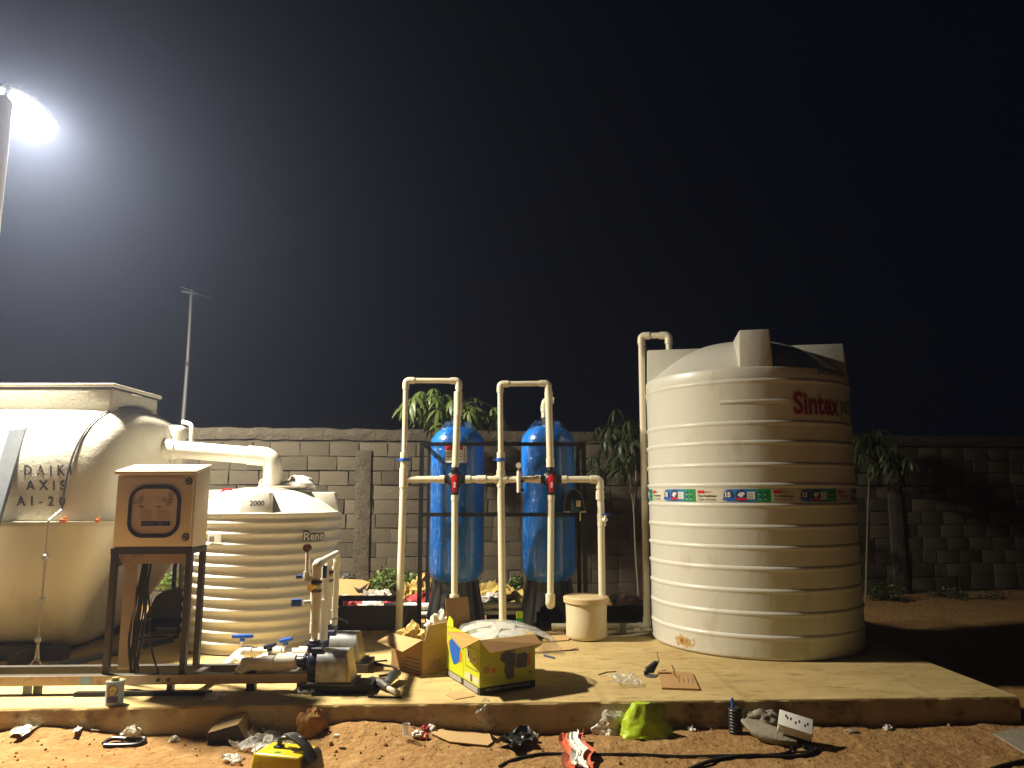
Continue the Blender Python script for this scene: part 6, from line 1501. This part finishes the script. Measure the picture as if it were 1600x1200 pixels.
back('sack', 'white sack low behind the steel channel gap', 'sack', 585, 952, 8.45, (.50, .2, .16), M['whitebag'], 95)
back('sack', 'yellow sack hanging in the bush left of the vessel', 'sack', 660, 916, 8.8, (.26, .2, .24), M['yellowc'], 96, .5)
back('sack', 'small yellow sack in the bush by the black post', 'sack', 638, 924, 8.8, (.16, .16, .18), M['yellowc'], 97, .5)
back('sack', 'red and white sack left of the vessel skirt', 'sack', 660, 936, 8.6, (.30, .2, .14), M['redc'], 98)
back('sack', 'orange yellow tarpaulin heap between the two vessels', 'tarpaulin', 772, 922, 8.7, (.46, .4, .18), M['yellowc'], 99, .4)
back('sack', 'white sack under the tarpaulin between the vessels', 'sack', 768, 938, 8.5, (.34, .3, .14), M['whitec'], 100)
m = MB(); sheet(m, [PY(788, 950, 8.45), PY(816, 962, 8.45), PY(816, 928, 8.75), PY(790, 930, 8.75)], .05, 4, 14, 12, 33); tag(m.build('sack', M['yellowc'], smooth=40), 'pale yellow sack sheet beside the right vessel skirt', 'sack')
r = thing('carton', 'brown carton with a grey film cover by the thin tree', 'carton', PY(985, 950, 8.8))
m = MB(); m.prism([PY(968, 955, 8.75), PY(1008, 955, 8.75), PY(1006, 938, 8.75), PY(978, 933, 8.75)], (0, .3, .0)); m.build('box_body', M['card2'], r)
m = MB(); sheet(m, [PY(962, 950, 8.7), PY(968, 950, 8.7), PY(1000, 938, 8.72), PY(966, 918, 8.75)], .03, 5, 12, 10, 44); m.build('film_cover', M['milky'], r, smooth=40)

# ================================================================== PLANTS
def leafmesh(name, n, L_, w_, droop, mt, seed):
    m = MB(); rr = random.Random(seed)
    for k in range(n):
        a = (k - (n - 1) / 2) * (2 * math.pi * .8 / n) + rr.uniform(-.15, .15); ln = L_ * (1 - .45 * abs(k - (n - 1) / 2) / n) * rr.uniform(.85, 1.1)
        d = V((math.cos(a), math.sin(a), 0)); s = V((-d.y, d.x, 0)); pts = []
        for t, ww in ((.06, .10), (.3, .7), (.6, 1.0), (.85, .6), (1.0, .03)):
            c = d * ln * t * (1 - .25 * droop * t) + V((0, 0, -droop * ln * t**1.8 * .85)); pts += [c - s * w_ * ww / 2, c + V((0, 0, .008 * ww)), c + s * w_ * ww / 2]
        m.add(pts, [q for i in range(4) for q in ((3 * i, 3 * i + 1, 3 * i + 4, 3 * i + 3), (3 * i + 1, 3 * i + 2, 3 * i + 5, 3 * i + 4))])
    return m.mesh(name, mt, smooth=180, normals=False)
LV = [leafmesh('leaf', 7, .27, .060, .95, M['leaf'], 1), leafmesh('leaf', 6, .25, .055, 1.15, M['leaf'], 2), leafmesh('leaf', 7, .24, .052, .8, M['leaf'], 3)]
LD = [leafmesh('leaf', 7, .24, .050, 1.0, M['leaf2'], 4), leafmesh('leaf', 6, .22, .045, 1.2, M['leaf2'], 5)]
def tree(label, base, stems, tips, meshes, n, spread, seed, sc=1.0):
    rr = random.Random(seed); r = thing('cassava_tree', label, 'tree', base)
    m = MB()
    for s in stems: m.tube(spline(s, 6), [max(.016 - .010 * i / (len(s) * 6), .006) for i in range((len(s) - 1) * 6 + 1)], 8)
    m.build('trunk', M['bark'], r)
    tw = MB(); k = 0
    for i in range(n):
        t = V(rr.choice(tips)); d = V((rr.gauss(0, spread[0]), rr.gauss(0, spread[1]), rr.gauss(0, spread[2]) - .35 * abs(rr.gauss(0, spread[0]))))
        p = t + d; tw.tube([t + d * .12, t + d * .6 + V((0, 0, .05)), p], .0045, 5)
        o = bpy.data.objects.new('leaf', rr.choice(meshes)); COL.objects.link(o); o.parent = r; o.location = p - r.location
        o.rotation_euler = (rr.uniform(-.35, .35), rr.uniform(-.35, .45), math.atan2(d.y, d.x) + rr.uniform(-.6, .6)); q = sc * rr.uniform(.7, 1.15); o.scale = (q, q, q)
    tw.build('petioles', M['leaf2'], r); return r
Y1 = 9.75
pb = PY(706, 940, Y1); pb.z = gh(pb.x, Y1)
tree('leafy cassava tree rising over the wall behind the left blue vessel', pb, [[pb, PY(704, 800, Y1), PY(702, 700, Y1), PY(692, 640, Y1)], [PY(702, 700, Y1), PY(715, 660, Y1), PY(722, 632, Y1)], [PY(703, 720, Y1), PY(680, 668, Y1), PY(664, 628, Y1)]],
     [PY(650, 632, Y1), PY(672, 628, Y1), PY(694, 632, Y1), PY(712, 634, Y1), PY(728, 628, Y1), PY(690, 650, Y1), PY(720, 650, Y1)], LV, 92, (.19, .2, .10), 11, .95)
Y2 = 10.4
pb = PY(999, 935, Y2); pb.z = gh(pb.x, Y2)
tree('thin forked cassava tree between the right vessel and the tall tank', pb, [[pb, PY(993, 860, Y2), PY(990, 795, Y2), PY(982, 735, Y2), PY(976, 690, Y2)], [PY(990, 795, Y2), PY(994, 745, Y2), PY(990, 700, Y2)]],
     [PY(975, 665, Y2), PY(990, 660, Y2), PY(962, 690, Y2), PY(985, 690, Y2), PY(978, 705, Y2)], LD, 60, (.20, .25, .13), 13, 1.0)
Y3 = 11.2
pb = PY(1352, 930, Y3); pb.z = gh(pb.x, Y3)
tree('dark cassava tree just right of the tall cream tank', pb, [[pb, PY(1356, 800, Y3), PY(1360, 700, Y3)]],
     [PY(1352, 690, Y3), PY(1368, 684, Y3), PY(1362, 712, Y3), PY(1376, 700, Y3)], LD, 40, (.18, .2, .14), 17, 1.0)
def bush(label, px0, px1, ytop, ybase, Y, n, mt, seed, ls=.032):
    rr = random.Random(seed); a = PY(px0, ybase, Y); b = PY(px1, ybase, Y); hgt = PY(px0, ytop, Y).z - a.z; w = b.x - a.x
    base = V(((a.x + b.x) / 2, Y, gh((a.x + b.x) / 2, Y))); r = thing('bush', label, 'bush', base)
    st_ = MB(); lf = MB(); z0 = a.z
    lobes = [(rr.uniform(-.40, .40), rr.uniform(-.2, .2), rr.uniform(.45, .95)) for _ in range(9)]
    for l in lobes: st_.tube([base, V((base.x + l[0] * w * .7, Y + l[1] * w, z0 + l[2] * hgt * .8))], [.008, .004], 5)
    for i in range(n):
        l = rr.choice(lobes); q = V((rr.gauss(0, 1), rr.gauss(0, 1), rr.gauss(0, 1))).normalized() * rr.random()**.4
        p = V((base.x + l[0] * w * .72 + q.x * w * .17, Y + l[1] * w + q.y * w * .17, z0 + l[2] * hgt * .72 + q.z * hgt * .28))
        if p.z < z0 - .05: p.z = z0 - .05 + rr.random() * .1
        d = V((rr.gauss(0, 1), rr.gauss(0, 1), rr.gauss(.1, .7))).normalized(); s = d.cross(V((rr.gauss(0, 1), rr.gauss(0, 1), rr.gauss(0, 1)))).normalized(); k = ls * rr.uniform(.6, 1.3)
        lf.add([p, p + d * k * .5 + s * k * .28, p + d * k, p + d * k * .5 - s * k * .28], [(0, 1, 2, 3)])
    st_.build('stem', M['bark'], r); o = lf.build('foliage', mt, r, smooth=0, normals=False); o['kind'] = 'stuff'; return r
bush('bright green leafy bush at the wall foot left of the blue vessels', 562, 690, 882, 946, 9.0, 3600, M['weed'], 3, .042)
bush('dark green bush between the two blue vessels', 788, 820, 895, 932, 9.2, 900, M['leaf'], 4, .035)
bush('low weeds on the red earth seen through the cabinet stand', 225, 300, 890, 925, 10.0, 700, M['weed'], 5, .045)
bush('small dark weed beside the cream drum and brown carton', 950, 972, 925, 952, 9.0, 300, M['leaf2'], 6, .035)
bush('dark weeds at the wall foot right of the tall tank', 1350, 1440, 905, 945, 11.3, 700, M['leaf2'], 7, .045)
bush('dark weeds at the far right foot of the wall', 1440, 1580, 912, 945, 11.5, 700, M['leaf2'], 8, .045)

# ================================================================== AIR
hz = MB(); hz.box((0, 22, 3.1), (150, 116, 8.6))
hm = bpy.data.materials.new('night_haze'); hm.use_nodes = True; nt = hm.node_tree; nt.nodes.clear()
ho_ = nt.nodes.new('ShaderNodeOutputMaterial'); pv = nt.nodes.new('ShaderNodeVolumePrincipled'); pv.inputs['Color'].default_value = (.54, .64, 1.0, 1); pv.inputs['Density'].default_value = HAZE; pv.inputs['Anisotropy'].default_value = 0.70
nt.links.new(pv.outputs[0], ho_.inputs['Volume'])
if HAZE > 0: tag(hz.build('haze', hm, smooth=0), kind='stuff')
